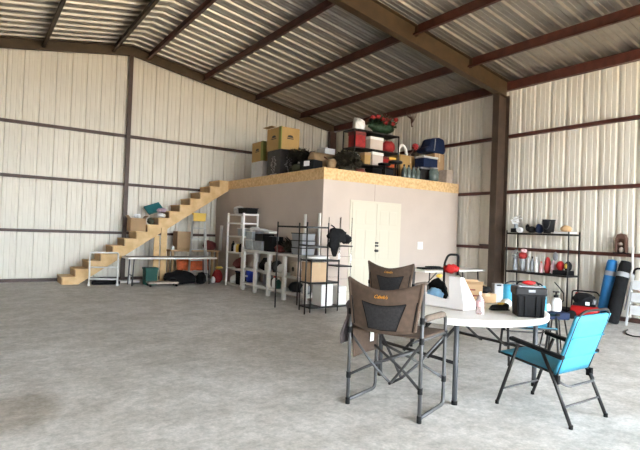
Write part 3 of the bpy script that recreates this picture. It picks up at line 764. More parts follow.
# ------------------------------------------------------------------ white shelving against the loft wall
t = thing('shelf_rack', 'tall white shelving unit at the far end of the taupe wall', 'shelf', (5.71, 11.72, 0))
zs = (.07, .47, .88, 1.29, 1.63, 1.85)
for sx in (-1, 1):
    for sy in (-1, 1): MB().box((sx * .19 - .022, sy * .45 - .022, 0), (sx * .19 + .022, sy * .45 + .022, 1.87)).build('post', 'white', t)
for z in zs:
    mb = MB()
    for sx in (-1, 1): mb.box((sx * .19 - .014, -.45, z - .035), (sx * .19 + .014, .45, z))
    for sy in (-1, 1): mb.box((-.19, sy * .45 - .014, z - .035), (.19, sy * .45 + .014, z))
    if z not in (1.63,): mb.box((-.18, -.44, z - .008), (.18, .44, z))
    mb.build('shelf', 'white', t)
SX = 5.70
tote('storage_bin', 'black crate on top of the tall white shelving unit', (SX, 11.42, 1.85), (.30, .52, .14), 'black', 'dark_grey', group=None)
bag('bag', 'white bag on top of the tall white shelving unit', 'bag', (SX, 11.92, 1.85), (.14, .21, .12), 'light_grey', 31, .25)
g = 'bottles on the tall white shelf'
for (y, r, h, m, cp, lb) in ((12.03, .05, .27, 'black', 'black', 'tall black bottle leftmost on the tall white shelf'), (11.88, .05, .24, 'white', 'white', 'white bottle with white cap on the tall white shelf'), (11.74, .055, .24, 'yellow', 'white', 'yellow bottle on the tall white shelf'), (11.58, .05, .26, 'black', 'white', 'black bottle with white cap on the tall white shelf'), (11.44, .05, .20, 'light_grey', 'white', 'pale grey bottle rightmost on the tall white shelf')):
    bottle('bottle', lb, 'bottle', (5.62, y, .88), r, h, m, cp, g)
tote('storage_bin', 'clear grey bin on the second highest tall white shelf', (SX, 11.52, 1.29), (.26, .38, .20), 'clear', 'white')
bag('bag', 'dark red bag on the middle of the tall white shelf', 'bag', (SX, 11.75, .47), (.14, .26, .15), 'dark_red', 33, .3)
bag('bag', 'white bag on the lowest tall white shelf', 'bag', (SX, 11.98, .07), (.14, .14, .12), 'white', 34, .25)
tote('storage_bin', 'dark bin on the lowest tall white shelf beside the blue pail', (SX, 11.60, .07), (.26, .24, .34), 'black', 'navy')

t = thing('storage_bench', 'long low white wooden storage bench along the taupe wall', 'bench', (5.73, 9.84, 0))
PY = (1.36, .74, .09, -.59, -1.42)
for y in PY:
    for sx in (-1, 1): MB().box((sx * .20 - .03, y - .045, 0), (sx * .20 + .03, y + .045, .93)).build('post', 'white', t)
for z, nm in ((.98, 'top'), (.53, 'shelf'), (.19, 'shelf')):
    mb = MB().box((-.215, -1.42, z - .05), (-.185, 1.36, z)).box((.185, -1.42, z - .05), (.215, 1.36, z))
    for y in (1.36, -1.42): mb.box((-.2, y - .02, z - .05), (.2, y + .02, z))
    mb.box((-.2, -1.42, z - .012), (.2, 1.36, z))
    if nm == 'top': mb.box((-.24, -1.5, z - .02), (.235, 1.39, z))
    mb.build(nm, 'white', t)
BX, BT, BM, BL = 5.71, .98, .53, .19
tote('storage_bin', 'clear grey tote at the left end of the white bench', (BX, 11.02, BT), (.32, .38, .24), 'clear', 'light_grey')
tote('storage_bin', 'clear grey tote stacked on another at the left end of the white bench', (BX, 11.02, BT + .245), (.32, .34, .20), 'clear', 'white')
tote('storage_bin', 'grey tote in the middle of the white bench top', (BX, 10.56, BT), (.32, .40, .22), 'clear', 'grey')
carton('case', 'black case stacked on the grey tote on the white bench', 'case', (BX, 10.52, BT + .22), (.30, .40, .17), 0, 'black', tape=None)
carton('case', 'black case at the right of the bench totes', 'case', (BX, 10.08, BT), (.30, .36, .34), 0, 'black_matte', tape='grey')
o = MB().obox((0, 0, .03), (.26, .70, .05), (R(5), 0, 0)).build('foam_roll', 'paper', None, bevel=.02); o.location = (BX, 10.44, BT + .43); tag(o, 'white folded sheet lying across the black cases on the bench', 'sheet')
bag('bag', 'white bag on the stacked clear totes of the bench', 'bag', (BX, 11.02, BT + .445), (.13, .17, .06), 'paper', 41, .2)
bag('bag', 'dark red bag on the bench top before the black case', 'bag', (BX - .02, 9.73, BT), (.13, .12, .09), 'dark_red', 42, .3)
one('plant', MB().leaves((BX, 9.36, BT + .19), (.14, .15, .10), 160, .10, 5).blob((BX, 9.36, BT + .105), (.13, .16, .08), 5, .3, 2), 'dry_foliage', 'dry brown plant bundle on the white bench top', 'plant')
for k, (zz, lb) in enumerate(((BT, 'lowest'), (BT + .15, 'middle'), (BT + .30, 'topmost'))):
    tote('drawer_box', 'grey drawer box, %s of the stack at the right end of the bench' % lb, (BX, 8.84, zz), (.32, .42, .148), 'grey', 'black', group='stacked drawer boxes', cat='drawer box')
for y, lb in ((9.06, 'left'), (8.50, 'right')):
    pass
one('board', MB().box((5.92, 8.56, BT + .002), (5.945, 8.63, 1.86)), 'white', 'white board leaning on the wall, right of the stacked drawer boxes', 'board')
one('board', MB().box((5.92, 9.10, BT + .002), (5.945, 9.17, 1.84)), 'white', 'white board leaning on the wall, left of the stacked drawer boxes', 'board')
# middle tier
bag('cloth', 'beige cloth draped on the middle shelf at the left end of the bench', 'cloth', (BX - .04, 10.88, BM), (.14, .20, .10), 'beige_cloth', 44, .3)
bag('bag', 'black bag on the middle bench shelf', 'bag', (BX, 10.40, BM), (.14, .18, .16), 'black_matte', 45, .3)
bottle('bottle', 'white spray bottle on the middle bench shelf', 'bottle', (BX - .12, 10.16, BM), .04, .24, 'white', 'black')
bag('bag', 'dark bag on the middle bench shelf right of the spray bottle', 'bag', (BX, 9.88, BM), (.13, .12, .15), 'dark_grey', 46, .3)
bag('helmet', 'white and red helmet on the middle bench shelf', 'helmet', (BX - .05, 9.58, BM), (.11, .12, .12), 'white', 47, .12)
t = thing('speaker', 'cream speaker with dark opening on the middle bench shelf', 'speaker', (BX, 9.00, BM))
MB().box((-.12, -.12, 0), (.12, .12, .30)).build('body', 'beige_cloth', t, bevel=.02)
MB().lathe([(.05, 0), (.05, .01)], (-.12, 0, .14), 14, Matrix.Rotation(-PI / 2, 4, 'Y')).build('cone', 'black', t)
bottle('bottle', 'small beige bottle beside the cream speaker', 'bottle', (BX - .1, 8.72, BM), .035, .16, 'beige_cloth', 'white')
# bottom tier
t = thing('pail', 'royal blue pail with white print on the lowest bench shelf', 'pail', (BX - .04, 11.02, BL))
MB().lathe([(.12, 0), (.145, .27), (.15, .28), (.14, .28), (.13, .02), (.001, .02)], (0, 0, 0), 20).build('body', 'royal', t, smooth=True)
MB().box((-.149, -.05, .13), (-.135, .05, .17)).build('print', 'paper', t)
t = thing('cord_reel', 'coiled grey hose on the lowest bench shelf', 'hose', (BX, 10.26, BL))
for k in range(4): MB().tube([(.03 * k - .06 + .0, .13 * math.cos(a), .15 + .13 * math.sin(a)) for a in [2 * PI * q / 20 for q in range(20)]], .02, 8, close=True).build('coil', 'grey', t, smooth=True)
bag('bag', 'olive bag beside the coiled hose on the lowest bench shelf', 'bag', (BX, 9.99, BL), (.10, .05, .12), 'olive', 48, .2)
g = 'jugs on the lowest bench shelf'
bottle('jug', 'white jug on the lowest bench shelf', 'jug', (BX - .1, 9.80, BL), .06, .26, 'white', 'red', g)
bottle('jug', 'green jug on the lowest bench shelf', 'jug', (BX - .1, 9.62, BL), .06, .24, 'green', 'white', g)
bottle('jug', 'pale grey jug on the lowest bench shelf', 'jug', (BX - .08, 9.43, BL), .055, .22, 'light_grey', 'white', g)
bag('bag', 'dark teal-grey bag on the lowest bench shelf', 'bag', (BX - .02, 9.02, BL), (.15, .17, .12), 'dark_grey', 49, .3)
bag('bag', 'grey bag at the right end of the lowest bench shelf', 'bag', (BX, 8.66, BL), (.12, .10, .10), 'grey', 50, .3)

# ------------------------------------------------------------------ black racks by the loft corner
t = thing('metal_rack', 'open black rack frame in front of the white bench', 'rack', (5.11, 7.98, 0), 0)
P4 = [(-.27, .42), (-.18, -.47), (.24, -.53), (.29, .53)]
for x, y in P4:
    lg = MB().tube([(x, y, 0), (x, y, 1.64)], .014, 8).build('post', 'black_metal', t, smooth=True)
mb = MB()
for a, b in ((0, 1), (1, 2), (2, 3), (3, 0)): mb.beam((*P4[a], 1.55), (*P4[b], 1.55), .025, .03)
mb.build('top_frame', 'black_metal', t)
mb = MB()
for a, b in ((1, 2), (2, 3)): mb.beam((*P4[a], 1.20), (*P4[b], 1.20), .02, .03)
mb.build('side_rail', 'black_metal', t)
t = thing('utility_shelf', 'low black three-tier shelf standing inside the open rack frame', 'shelf', (5.42, 7.80, 0))
for z in (.10, .545, .955):
    mb = MB().box((-.31, -.19, z - .03), (.33, -.17, z)).box((-.31, .17, z - .03), (.33, .19, z)).box((-.31, -.19, z - .03), (-.29, .19, z)).box((.31, -.19, z - .03), (.33, .19, z))
    for k in range(9): mb.box((-.30 + k * .075, -.18, z - .012), (-.28 + k * .075, .18, z - .004))
    mb.box((-.30, -.18, z - .006), (.32, .18, z))
    mb.build('shelf', 'black_metal', t)
for x in (-.30, .32):
    for y in (-.18, .18): MB().tube([(x, y, 0), (x, y, .97)], .012, 8).build('post', 'black_metal', t, smooth=True)
carton('cardboard_box', 'tall brown cardboard box on the low black shelf', 'box', (5.31, 7.79, .545), (.38, .31, .36), 0, 'card_pale')
carton('foam_board', 'white flat panel box under the brown box on the low black shelf', 'box', (5.50, 7.78, .10), (.26, .30, .40), 0, 'white', tape=None)
bag('cloth', 'white folded cloth on top of the low black shelf', 'cloth', (5.38, 7.80, .955), (.24, .15, .04), 'paper', 52, .15)
# dark jacket hung on the rack corner
t = thing('jacket', 'black jacket hanging from the corner of the open rack frame', 'jacket', (5.47, 7.345, 1.50))
MB().blob((.0, 0, -.09), (.20, .08, .13), 3, .45, 3).blob((-.06, 0, -.25), (.10, .06, .20), 5, .45, 3).build('body', 'black_matte', t, smooth=True)
MB().blob((.21, -.01, -.15), (.11, .06, .09), 7, .4, 3).build('hood', 'black_matte', t, smooth=True)
MB().tube([(-.03, -.02, -.02), (-.07, .0, .06), (-.10, .06, .095)], .012, 8).build('hanger_loop', 'black_metal', t, smooth=True)
# chrome wire rack left of the door
t = thing('wire_rack', 'narrow chrome wire rack with black shelves left of the double door', 'rack', (6.14, 8.15, 0))
for x in (-.14, .14):
    for y in (-.2, .2): MB().tube([(x, y, 0), (x, y, 1.78)], .008, 8).build('post', 'chrome', t, smooth=True)
for z in (.04, .82, 1.22): MB().box((-.16, -.22, z - .025), (.16, .22, z)).build('shelf', 'black_metal', t)
mb = MB()
for z in (.3, .56, 1.0): mb.tube([(-.14, -.2, z), (.14, -.2, z)], .004, 6).tube([(-.14, .2, z), (.14, .2, z)], .004, 6)
mb.build('wire', 'chrome', t)
carton('foam_board', 'white box on the bottom of the chrome wire rack', 'box', (6.14, 8.15, .04), (.2, .3, .36), 0, 'white', tape=None)

# ------------------------------------------------------------------ storage up on the loft
Z0 = ZL
def print_mark(t, w, d, h, m1, kind):
    mb = MB()
    for face in ('-X', '-Y'):
        L_ = d if face == '-X' else w
        def put(u0, u1, z0, z1):
            if face == '-X': mb.box((-w / 2 - .002, -u1, z0), (-w / 2 - .0005, -u0, z1))
            else: mb.box((u0, -d / 2 - .002, z0), (u1, -d / 2 - .0005, z1))
        if kind == 'logo':
            for k in range(7):
                a = k / 6 * 2 - 1; hh = .05 * math.sqrt(max(0, 1 - a * a)) + .01
                put(a * L_ * .15 - .018, a * L_ * .15 + .018, h * .55, h * .55 + hh)
            put(-L_ * .17, L_ * .17, h * .48, h * .52)
        else:
            g = random.Random(3 if face == '-X' else 5)
            for k in range(12):
                z = h * (.12 + .055 * k); ww = L_ * (.05 + .14 * math.sin((k + 1) / 13 * PI)) * g.uniform(.6, 1.2); oo = g.uniform(-.03, .03)
                put(oo - ww, oo - ww * .35, z, z + h * .03); put(oo + ww * .3, oo + ww, z, z + h * .03)
            put(-L_ * .25, L_ * .25, h * .05, h * .08)
    mb.build('print', m1, t)
W, D = .50, .66
b = carton('cardboard_box', 'black printed cardboard box at the bottom of the loft stack', 'box', (6.42, 11.05, Z0), (W, D, .64), 0, 'dark_print', tape=None); print_mark(b, W, D, .64, 'grey_print', 'figure')
b = carton('cardboard_box', 'ochre cardboard box with green corner on the black printed box', 'box', (6.42, 11.05, Z0 + .64), (W + .04, D + .02, .55), R(1.5), 'card_ochre', tape=None); print_mark(b, W + .04, D + .02, .55, 'dark_print', 'logo')
MB().box((-W / 2 - .023, -D / 2 - .014, .0), (-W / 2 - .0, -D / 2 + .10, .552)).build('stripe', 'green_print', b)
MB().beam((-W / 2 - .02, .1, .56), (-W / 2 - .16, .1, .57), .42, .008).build('flap', 'card_ochre', b)
b = carton('cardboard_box', 'white box under the lone ochre box at the left loft edge', 'box', (6.46, 12.10, Z0), (.42, .62, .46), 0, 'light_grey', tape=None)
b = carton('cardboard_box', 'lone ochre cardboard box at the left loft edge', 'box', (6.46, 12.10, Z0 + .46), (.42, .62, .52), 0, 'card_ochre', tape=None); print_mark(b, .42, .62, .52, 'dark_print', 'logo')
MB().box((-.213, -.315, 0), (-.12, -.20, .521)).build('stripe', 'green_print', b)
# bits between the stack and the corner
bag('bag', 'olive bag at the loft edge beside the black printed box', 'bag', (6.42, 10.20, Z0), (.24, .30, .14), 'olive', 61, .3)
one('garland', MB().leaves((6.45, 10.20, Z0 + .46), (.28, .38, .12), 600, .11, 9), 'dry_foliage', 'dry brown garland on the olive bag on the loft', 'garland')
carton('cardboard_box', 'grey box standing on the loft behind the dry garland', 'box', (7.05, 10.05, Z0), (.30, .35, .66), 0, 'light_grey', tape=None)
t = thing('camera_case', 'small black case with white label at the loft corner edge', 'case', (6.09, 9.22, Z0), R(15))
MB().box((-.16, -.20, 0), (.16, .20, .20)).build('body', 'black', t, bevel=.02)
MB().box((-.165, -.09, .06), (-.159, .07, .17)).build('label_plate', 'paper', t)
bag('bag', 'small tan canvas bag on the loft behind the labelled black case', 'bag', (6.40, 8.92, Z0), (.10, .13, .15), 'tan', 63, .25)
t = thing('duffel_bag', 'long tan rolled canvas bag on the loft corner', 'bag', (6.78, 9.55, Z0 + .30), R(3))
MB().lathe([(.10, -.50), (.15, -.48), (.16, -.2), (.155, .2), (.14, .46), (.09, .50)], (0, 0, 0), 16, Matrix.Rotation(PI / 2, 4, 'Y')).build('body', 'tan', t, smooth=True)
MB().tube([(-.25, -.15, .05), (-.2, -.20, .0), (0, -.21, -.03), (.2, -.2, 0), (.25, -.15, .05)], .014, 6).build('strap', 'dark_red', t, smooth=True)
carton('cardboard_box', 'brown box under the tan rolled canvas bag on the loft', 'box', (6.78, 9.57, Z0), (.80, .34, .135), 0, 'card', tape=None)
one('garland', MB().leaves((6.92, 9.0, Z0 + .27), (.34, .20, .20), 1100, .12, 11).blob((6.92, 9.0, Z0 + .10), (.24, .12, .09), 3, .2, 2), 'dry_foliage', 'dark artificial branches heaped before the rolled canvas bag', 'garland')
# decorations rack
t = thing('metal_rack', 'black rack of holiday decorations up on the loft', 'rack', (8.02, 9.50, Z0))
LS = (.30, .68, 1.10)
for sx in (-1, 1):
    for sy in (-1, 1): MB().tube([(sx * .70, sy * .22, 0), (sx * .70, sy * .22, 1.098)], .016, 8).build('post', 'black_metal', t, smooth=True)
for z in LS: MB().box((-.70, -.23, z - .03), (.70, .23, z)).build('shelf', 'black_metal', t)
def lz(k): return Z0 + LS[k]
YD = 9.42
bag('plush_toy', 'white plush toy sitting on top of the loft rack', 'toy', (7.53, YD - .05, lz(2)), (.15, .11, .16), 'white', 71, .25)
bag('gift_bag', 'grey-white bag on the loft rack behind the plush toy', 'bag', (7.62, YD + .19, lz(2)), (.12, .05, .20), 'light_grey', 72, .3)
t = thing('wreath', 'green wreath with red flowers on top of the loft rack', 'wreath', (8.27, YD, lz(2)))
MB().leaves((0, 0, .28), (.42, .18, .18), 900, .10, 12).blob((0, 0, .16), (.40, .15, .13), 4, .2, 3).build('greenery', 'foliage', t)
for k in range(9):
    g = random.Random(k); MB().blob((-.34 + .085 * k, -.08 + g.uniform(-.08, .05), .32 + g.uniform(-.06, .08)), (.07, .06, .05), k, .4, 2).build('flower', 'red_fabric', t, smooth=False)
g1 = 'gift boxes on the loft rack'
def gift(label, x, k, dims, m, ribbon):
    t = thing('gift_box', label, 'box', (x, YD, lz(k)), 0, g1)
    w, d_, h = dims
    MB().box((-w / 2, -d_ / 2, 0), (w / 2, d_ / 2, h * .8)).build('body', m, t)
    MB().box((-w / 2 - .008, -d_ / 2 - .008, h * .78), (w / 2 + .008, d_ / 2 + .008, h)).build('lid', ribbon, t)
gift('red gift box at the left end of the upper loft rack shelf', 7.50, 1, (.30, .28, .36), 'red_fabric', 'dark_red')
gift('white gift box in the middle of the upper loft rack shelf', 8.0, 1, (.40, .28, .30), 'gift_white', 'white')
bag('gift_bag', 'red floral bag at the right end of the upper loft rack shelf', 'bag', (8.50, YD, lz(1)), (.19, .13, .17), 'red_fabric', 74, .2)
bag('gift_bag', 'white bag at the left end of the lower loft rack shelf', 'bag', (7.46, YD, lz(0)), (.13, .13, .14), 'light_grey', 75, .2)
gift('small tan gift box on the lower loft rack shelf', 7.74, 0, (.18, .26, .28), 'card_ochre', 'card')
gift('white gift box on the lower loft rack shelf', 8.05, 0, (.34, .28, .32), 'gift_white', 'white')
gift('red gift box on the lower loft rack shelf beside the white one', 8.33, 0, (.17, .26, .24), 'red', 'dark_red')
gift('orange gift box at the right end of the lower loft rack shelf', 8.54, 0, (.20, .26, .25), 'orange', 'yellow')
bag('bag', 'dark red bag under the loft rack at its left end', 'bag', (7.60, 9.45, Z0), (.20, .15, .12), 'dark_red', 76, .25)
carton('case', 'black machine case under the loft rack in its middle', 'case', (8.06, 9.44, Z0), (.30, .30, .24), 0, 'black', tape=None)
carton('case', 'dark grey machine case under the loft rack at its right end', 'case', (8.45, 9.44, Z0), (.30, .30, .25), 0, 'dark_grey', tape=None)
t = thing('swivel_stool', 'black round stool at the loft edge before the rack', 'stool', (8.30, 8.92, Z0))
MB().lathe([(.16, .34), (.17, .36), (.17, .39), (.15, .405), (.001, .41)], (0, 0, 0), 20).build('seat', 'dark_grey', t, smooth=True)
MB().lathe([(.16, 0), (.15, .02), (.03, .04), (.025, .34)], (0, 0, 0), 16).build('pedestal', 'black_metal', t, smooth=True)
t = thing('swivel_stool', 'dark round stool left of the other at the loft edge', 'stool', (7.95, 8.92, Z0))
MB().lathe([(.14, .26), (.15, .28), (.15, .31), (.001, .325)], (0, 0, 0), 20).build('seat', 'black', t, smooth=True)
MB().lathe([(.14, 0), (.13, .02), (.03, .04), (.025, .26)], (0, 0, 0), 16).build('pedestal', 'black_metal', t, smooth=True)
for k in range(4):
    bottle('jar', ('leftmost grey-green jar', 'second grey-green jar from the left', 'third grey-green jar from the left', 'rightmost grey-green jar')[k] + ' in the row at the loft edge', 'jar', (8.62 + k * .155, 8.95, Z0), .065, .36, 'jar_glass', 'dark_grey', 'jars at the loft edge')
# horseshoe wreath ring on a carton
carton('cardboard_box', 'wide brown cardboard box behind the grey-green jars on the loft', 'box', (9.16, 9.48, Z0), (.74, .40, .66), 0, 'card_ochre')
t = one('plastic_arch', MB().tube([(8.96 + .15 * math.cos(a), 9.40, Z0 + .66 + .03 + .24 * math.sin(a)) for a in [PI * k / 14 for k in range(15)]], .038, 10), 'white', 'white plastic arch standing on the wide brown loft box', 'arch', smooth=True)
t = thing('artificial_flower', 'red artificial flower lying beside the white plastic arch', 'flower', (9.36, 9.40, Z0 + .66))
MB().tube([(-.2, 0, .012), (-.05, 0, .12), (.03, 0, .24)], .014, 6).build('stem', 'twig', t, smooth=True)
MB().blob((.06, 0, .28), (.10, .07, .085), 4, .3, 3, 3).build('bloom', 'red_fabric', t)
carton('cardboard_box', 'tall brown cardboard box at the right end of the loft', 'box', (9.93, 9.20, Z0 + .0), (.36, .36, .78), 0, 'card', None)
carton('cardboard_box', 'small grey-white box before the tall brown box on the loft', 'box', (9.98, 8.84, Z0), (.22, .26, .34), 0, 'beige_cloth', tape=None)
t = thing('cooler', 'blue cooler with white lid on the loft above the glass jar', 'cooler', (9.40, 8.98, Z0 + .36), 0)
MB().box((-.25, -.16, 0), (.25, .16, .22)).build('body', 'navy', t, bevel=.015)
MB().box((-.26, -.17, .22), (.26, .17, .27)).build('lid', 'light_grey', t, bevel=.012)
tote('storage_bin', 'grey bin under the blue cooler on the loft', (9.40, 9.05, Z0), (.40, .20, .36), 'dark_grey', 'grey')
t = thing('glass_jar', 'large glass jar at the loft edge under the blue cooler', 'jar', (9.45, 8.76, Z0))
MB().lathe([(.11, 0), (.13, .03), (.13, .24), (.10, .28), (.10, .31)], (0, 0, 0), 18).build('body', 'jar_glass', t, smooth=True)
MB().lathe([(.105, .31), (.105, .34), (.001, .345)], (0, 0, 0), 16).build('lid', 'grey', t)
t = thing('seat_cushion', 'dark navy folded canopy bag on top of the loft boxes', 'bag', (9.82, 9.20, Z0 + .78), R(-4))
MB().prism([(-.36, 0), (.30, 0), (.33, .10), (.27, .38), (.10, .42), (-.16, .37), (-.25, .16), (-.38, .08)], -.18, .18).build('body', 'navy', t, smooth=False, bevel=.05)
MB().tube([(-.10, -.20, .05), (-.11, -.235, .2), (-.07, -.20, .36)], .010, 6).build('strap', 'grey', t, smooth=True)
# bare branch on the wall
t = thing('hanging_twigs', 'bare twig ornament hung high on the right metal wall', 'ornament', (XE - .03, 10.30, 4.52))
g = random.Random(4); mb = MB(); mb.tube([(0, 0, 0), (-.02, 0, .12), (-.02, .02, .22)], .018, 6)
for k in range(11):
    a = R(-70 + 14 * k); p = Vector((-.02, 0, .08 + .012 * k)); q = p + Vector((-.02, math.sin(a) * .16, math.cos(a) * .12 + .06)); r_ = q + Vector((0, math.sin(a) * .08, .16))
    mb.tube([p, q, r_], [.011, .008, .004], 6)
mb.build('branches', 'twig', t)
MB().box((.0, -.02, -.01), (.028, .02, .03)).build('hook', 'red_iron', t)

# ------------------------------------------------------------------ black shelf unit on the right wall
t = thing('metal_shelf', 'black three-tier metal shelf standing at the right metal wall', 'shelf', (9.94, 6.12, 0))
ES = (.12, .78, 1.61)
for sx in (-1, 1):
    for sy in (-1, 1): MB().tube([(sx * .20, sy * .70, 0), (sx * .20, sy * .70, 1.66)], .014, 8).build('post', 'black_metal', t, smooth=True)
for z in ES:
    mb = MB()
    for sx in (-1, 1): mb.box((sx * .20 - .008, -.70, z - .035), (sx * .20 + .008, .70, z))
    for sy in (-1, 1): mb.box((-.20, sy * .70 - .008, z - .035), (.20, sy * .70 + .008, z))
    for k in range(28): mb.box((-.20, -.69 + k * .05, z - .006), (.20, -.68 + k * .05, z))
    for k in (-.1, 0, .1): mb.box((k - .004, -.70, z - .012), (k + .004, .70, z - .006))
    mb.build('shelf', 'black_metal', t)
EX = 9.93; e1, e2 = ES[1], ES[2]
t = thing('vase', 'clear vase of white flowers at the left end of the top black shelf', 'vase', (EX, 6.73, e2))
MB().lathe([(.05, 0), (.06, .05), (.035, .15), (.045, .19)], (0, 0, 0), 14).build('body', 'clear', t, smooth=True)
MB().leaves((0, 0, .27), (.09, .10, .10), 70, .07, 21).build('flowers', 'paper', t)
carton('radio', 'small black box beside the vase on the top black shelf', 'box', (EX - .12, 6.68, e2), (.1, .13, .09), 0, 'black', tape=None)
o = MB().lathe([(.02, 0), (.055, .002), (.055, .10), (.02, .10)], (0, 0, 0), 16, Matrix.Rotation(-PI / 2, 4, 'Y')).build('paper_roll', 'paper', None); o.location = (EX - .06, 6.56, e2 + .056); tag(o, 'white paper roll on the top black shelf', 'roll')
t = thing('binoculars', 'black power tool on the top black shelf left of the bucket', 'tool', (EX, 6.36, e2))
MB().blob((0, 0, .07), (.1, .09, .075), 3, .3, 3, 1.7, .9).blob((0, .09, .12), (.05, .04, .07), 4, .2, 2).build('body', 'black', t, smooth=True)
bag('bag', 'dark navy bag between the power tool and bucket on the top shelf', 'bag', (EX, 6.17, e2), (.11, .07, .11), 'navy', 82, .2)
t = thing('bucket', 'black bucket with wire handle on the top black shelf', 'bucket', (EX, 5.96, e2))
MB().lathe([(.10, 0), (.125, .26), (.132, .27), (.132, .285), (.118, .285), (.095, .02), (.001, .02)], (0, 0, 0), 20).build('body', 'dark_grey', t, smooth=True)
MB().tube([(-.135, .09 * math.cos(a) - .02, .25 - .17 * math.sin(a)) for a in [PI * k / 12 for k in range(13)]], .007, 6).build('handle', 'grey_metal', t, smooth=True)
t = thing('hat', 'tan felt hat on the right of the top black shelf', 'hat', (EX + .02, 5.60, e2 + .035))
MB().lathe([(.15, 0), (.155, .006), (.10, .012)], (0, 0, 0), 20).build('brim', 'felt', t, smooth=True)
MB().blob((0, 0, .06), (.10, .11, .075), 2, .08, 3, 1.6, .7).build('crown', 'felt', t, smooth=True)
carton('papers', 'white stack of paper under the tan hat on the top shelf', 'paper', (EX, 5.60, e2), (.26, .34, .035), 0, 'paper', tape=None)
carton('papers', 'thin white paper pile right of the bucket on the top shelf', 'paper', (EX - .05, 5.80, e2), (.2, .045, .02), 0, 'paper', tape=None)
# middle tier
t = thing('glass_vase', 'tangle of clear glass and white flowers on the middle black shelf', 'vase', (EX, 6.715, e1))
MB().lathe([(.05, 0), (.06, .08), (.04, .22), (.05, .28)], (0, 0, 0), 14).build('body', 'clear', t, smooth=True)
MB().leaves((0, .02, .34), (.08, .06, .12), 70, .08, 22).build('flowers', 'light_grey', t)
t = thing('plush_toy', 'red and pink plush toy standing on the middle black shelf', 'toy', (EX, 6.53, e1))
MB().blob((0, 0, .16), (.085, .075, .18), 4, .15, 3, 1.7, .9).build('body', 'grey', t, smooth=True)
MB().blob((-.02, 0, .33), (.09, .085, .09), 5, .2, 3).build('shirt', 'red_fabric', t, smooth=True)
MB().blob((-.02, -.02, .44), (.06, .07, .05), 6, .2, 2).build('head', 'pink', t, smooth=True)
for k, (y, r, h, m, cp, lb) in enumerate(((6.385, .042, .34, 'light_grey', 'grey', 'tall light grey bottle on the middle black shelf'), (6.29, .042, .33, 'grey', 'black', 'tall grey bottle on the middle black shelf'), (6.19, .045, .33, 'white', 'white', 'tall white bottle on the middle black shelf'), (6.085, .042, .24, 'pink', 'orange', 'pink bottle on the middle black shelf'))):
    bottle('bottle', lb, 'bottle', (EX - .03, y, e1), r, h, m, cp, 'bottles on the middle black shelf')
bag('plush_toy', 'red and black stuffed toy on the middle black shelf', 'toy', (EX, 5.96, e1), (.08, .06, .19), 'red_fabric', 85, .2)
bag('plush_toy', 'pink stuffed toy on the middle black shelf', 'toy', (EX, 5.83, e1), (.07, .055, .15), 'pink', 86, .2)
t = thing('tool_bag', 'open black tray holding helmets on the middle black shelf', 'tray', (EX - .04, 5.60, e1))
MB().box((-.14, -.16, 0), (.14, .15, .09)).build('body', 'black', t, bevel=.015)
o = MB().blob((0, 0, .085), (.09, .075, .105), 3, .06, 3, 1.6, .8).build('helmet', 'red', None, smooth=True); o.location = (EX - .04, 5.66, e1 + .09); tag(o, 'red helmet in the black tray on the middle shelf', 'helmet')
t = thing('helmet', 'black helmet with yellow patch in the black tray', 'helmet', (EX - .04, 5.50, e1 + .09))
MB().blob((0, 0, .085), (.085, .07, .105), 4, .06, 3, 1.6, .8).build('shell', 'black', t, smooth=True)
MB().blob((-.06, .0, .09), (.035, .04, .06), 4, .08, 2).build('patch', 'yellow', t, smooth=True)
# small wall things
o = MB().lathe([(.07, 0), (.075, .01), (.06, .03), (.001, .032)], (0, 0, 0), 18, Matrix.Rotation(-PI / 2, 4, 'Y')).build('wall_gauge', 'grey', None, smooth=True); o.location = (XE + .0, 5.94, 1.13); o.scale = (1, .8, 1.3); tag(o, 'grey oval gauge hanging under the girt above the helmets', 'gauge')
t = thing('lantern', 'small wooden arched lantern standing on the wall girt', 'lantern', (XE - .03, 4.62, 1.285))
MB().prism([(-.085, 0), (.085, 0), (.085, .27), (.05, .33), (0, .345), (-.05, .33), (-.085, .27)], .02, .045, 'X').build('back_board', 'twig', t)
mb = MB()
for s in (-1, 1): mb.box((-.05, s * .085 - .012, 0), (.04, s * .085 + .012, .27))
mb.prism([(-.10, .26), (.10, .26), (.06, .34), (0, .36), (-.06, .34)], -.055, .045, 'X').build('frame', 'twig', t)
MB().box((-.07, -.12, -.02), (.06, .12, .0)).build('base', 'black', t)
MB().blob((-.01, 0, .05), (.03, .05, .05), 2, .2, 2).blob((-.01, .02, .16), (.025, .05, .04), 3, .2, 2).build('figurine', 'beige_cloth', t, smooth=True)
# ledge of brown iron beside the frame column
one('strap', MB().box((XE - .06, 7.40, 1.285), (XE + .005, 7.85, 1.325)), 'dark_iron', 'dark flat bar resting on the girt left of the brown column', 'bar')

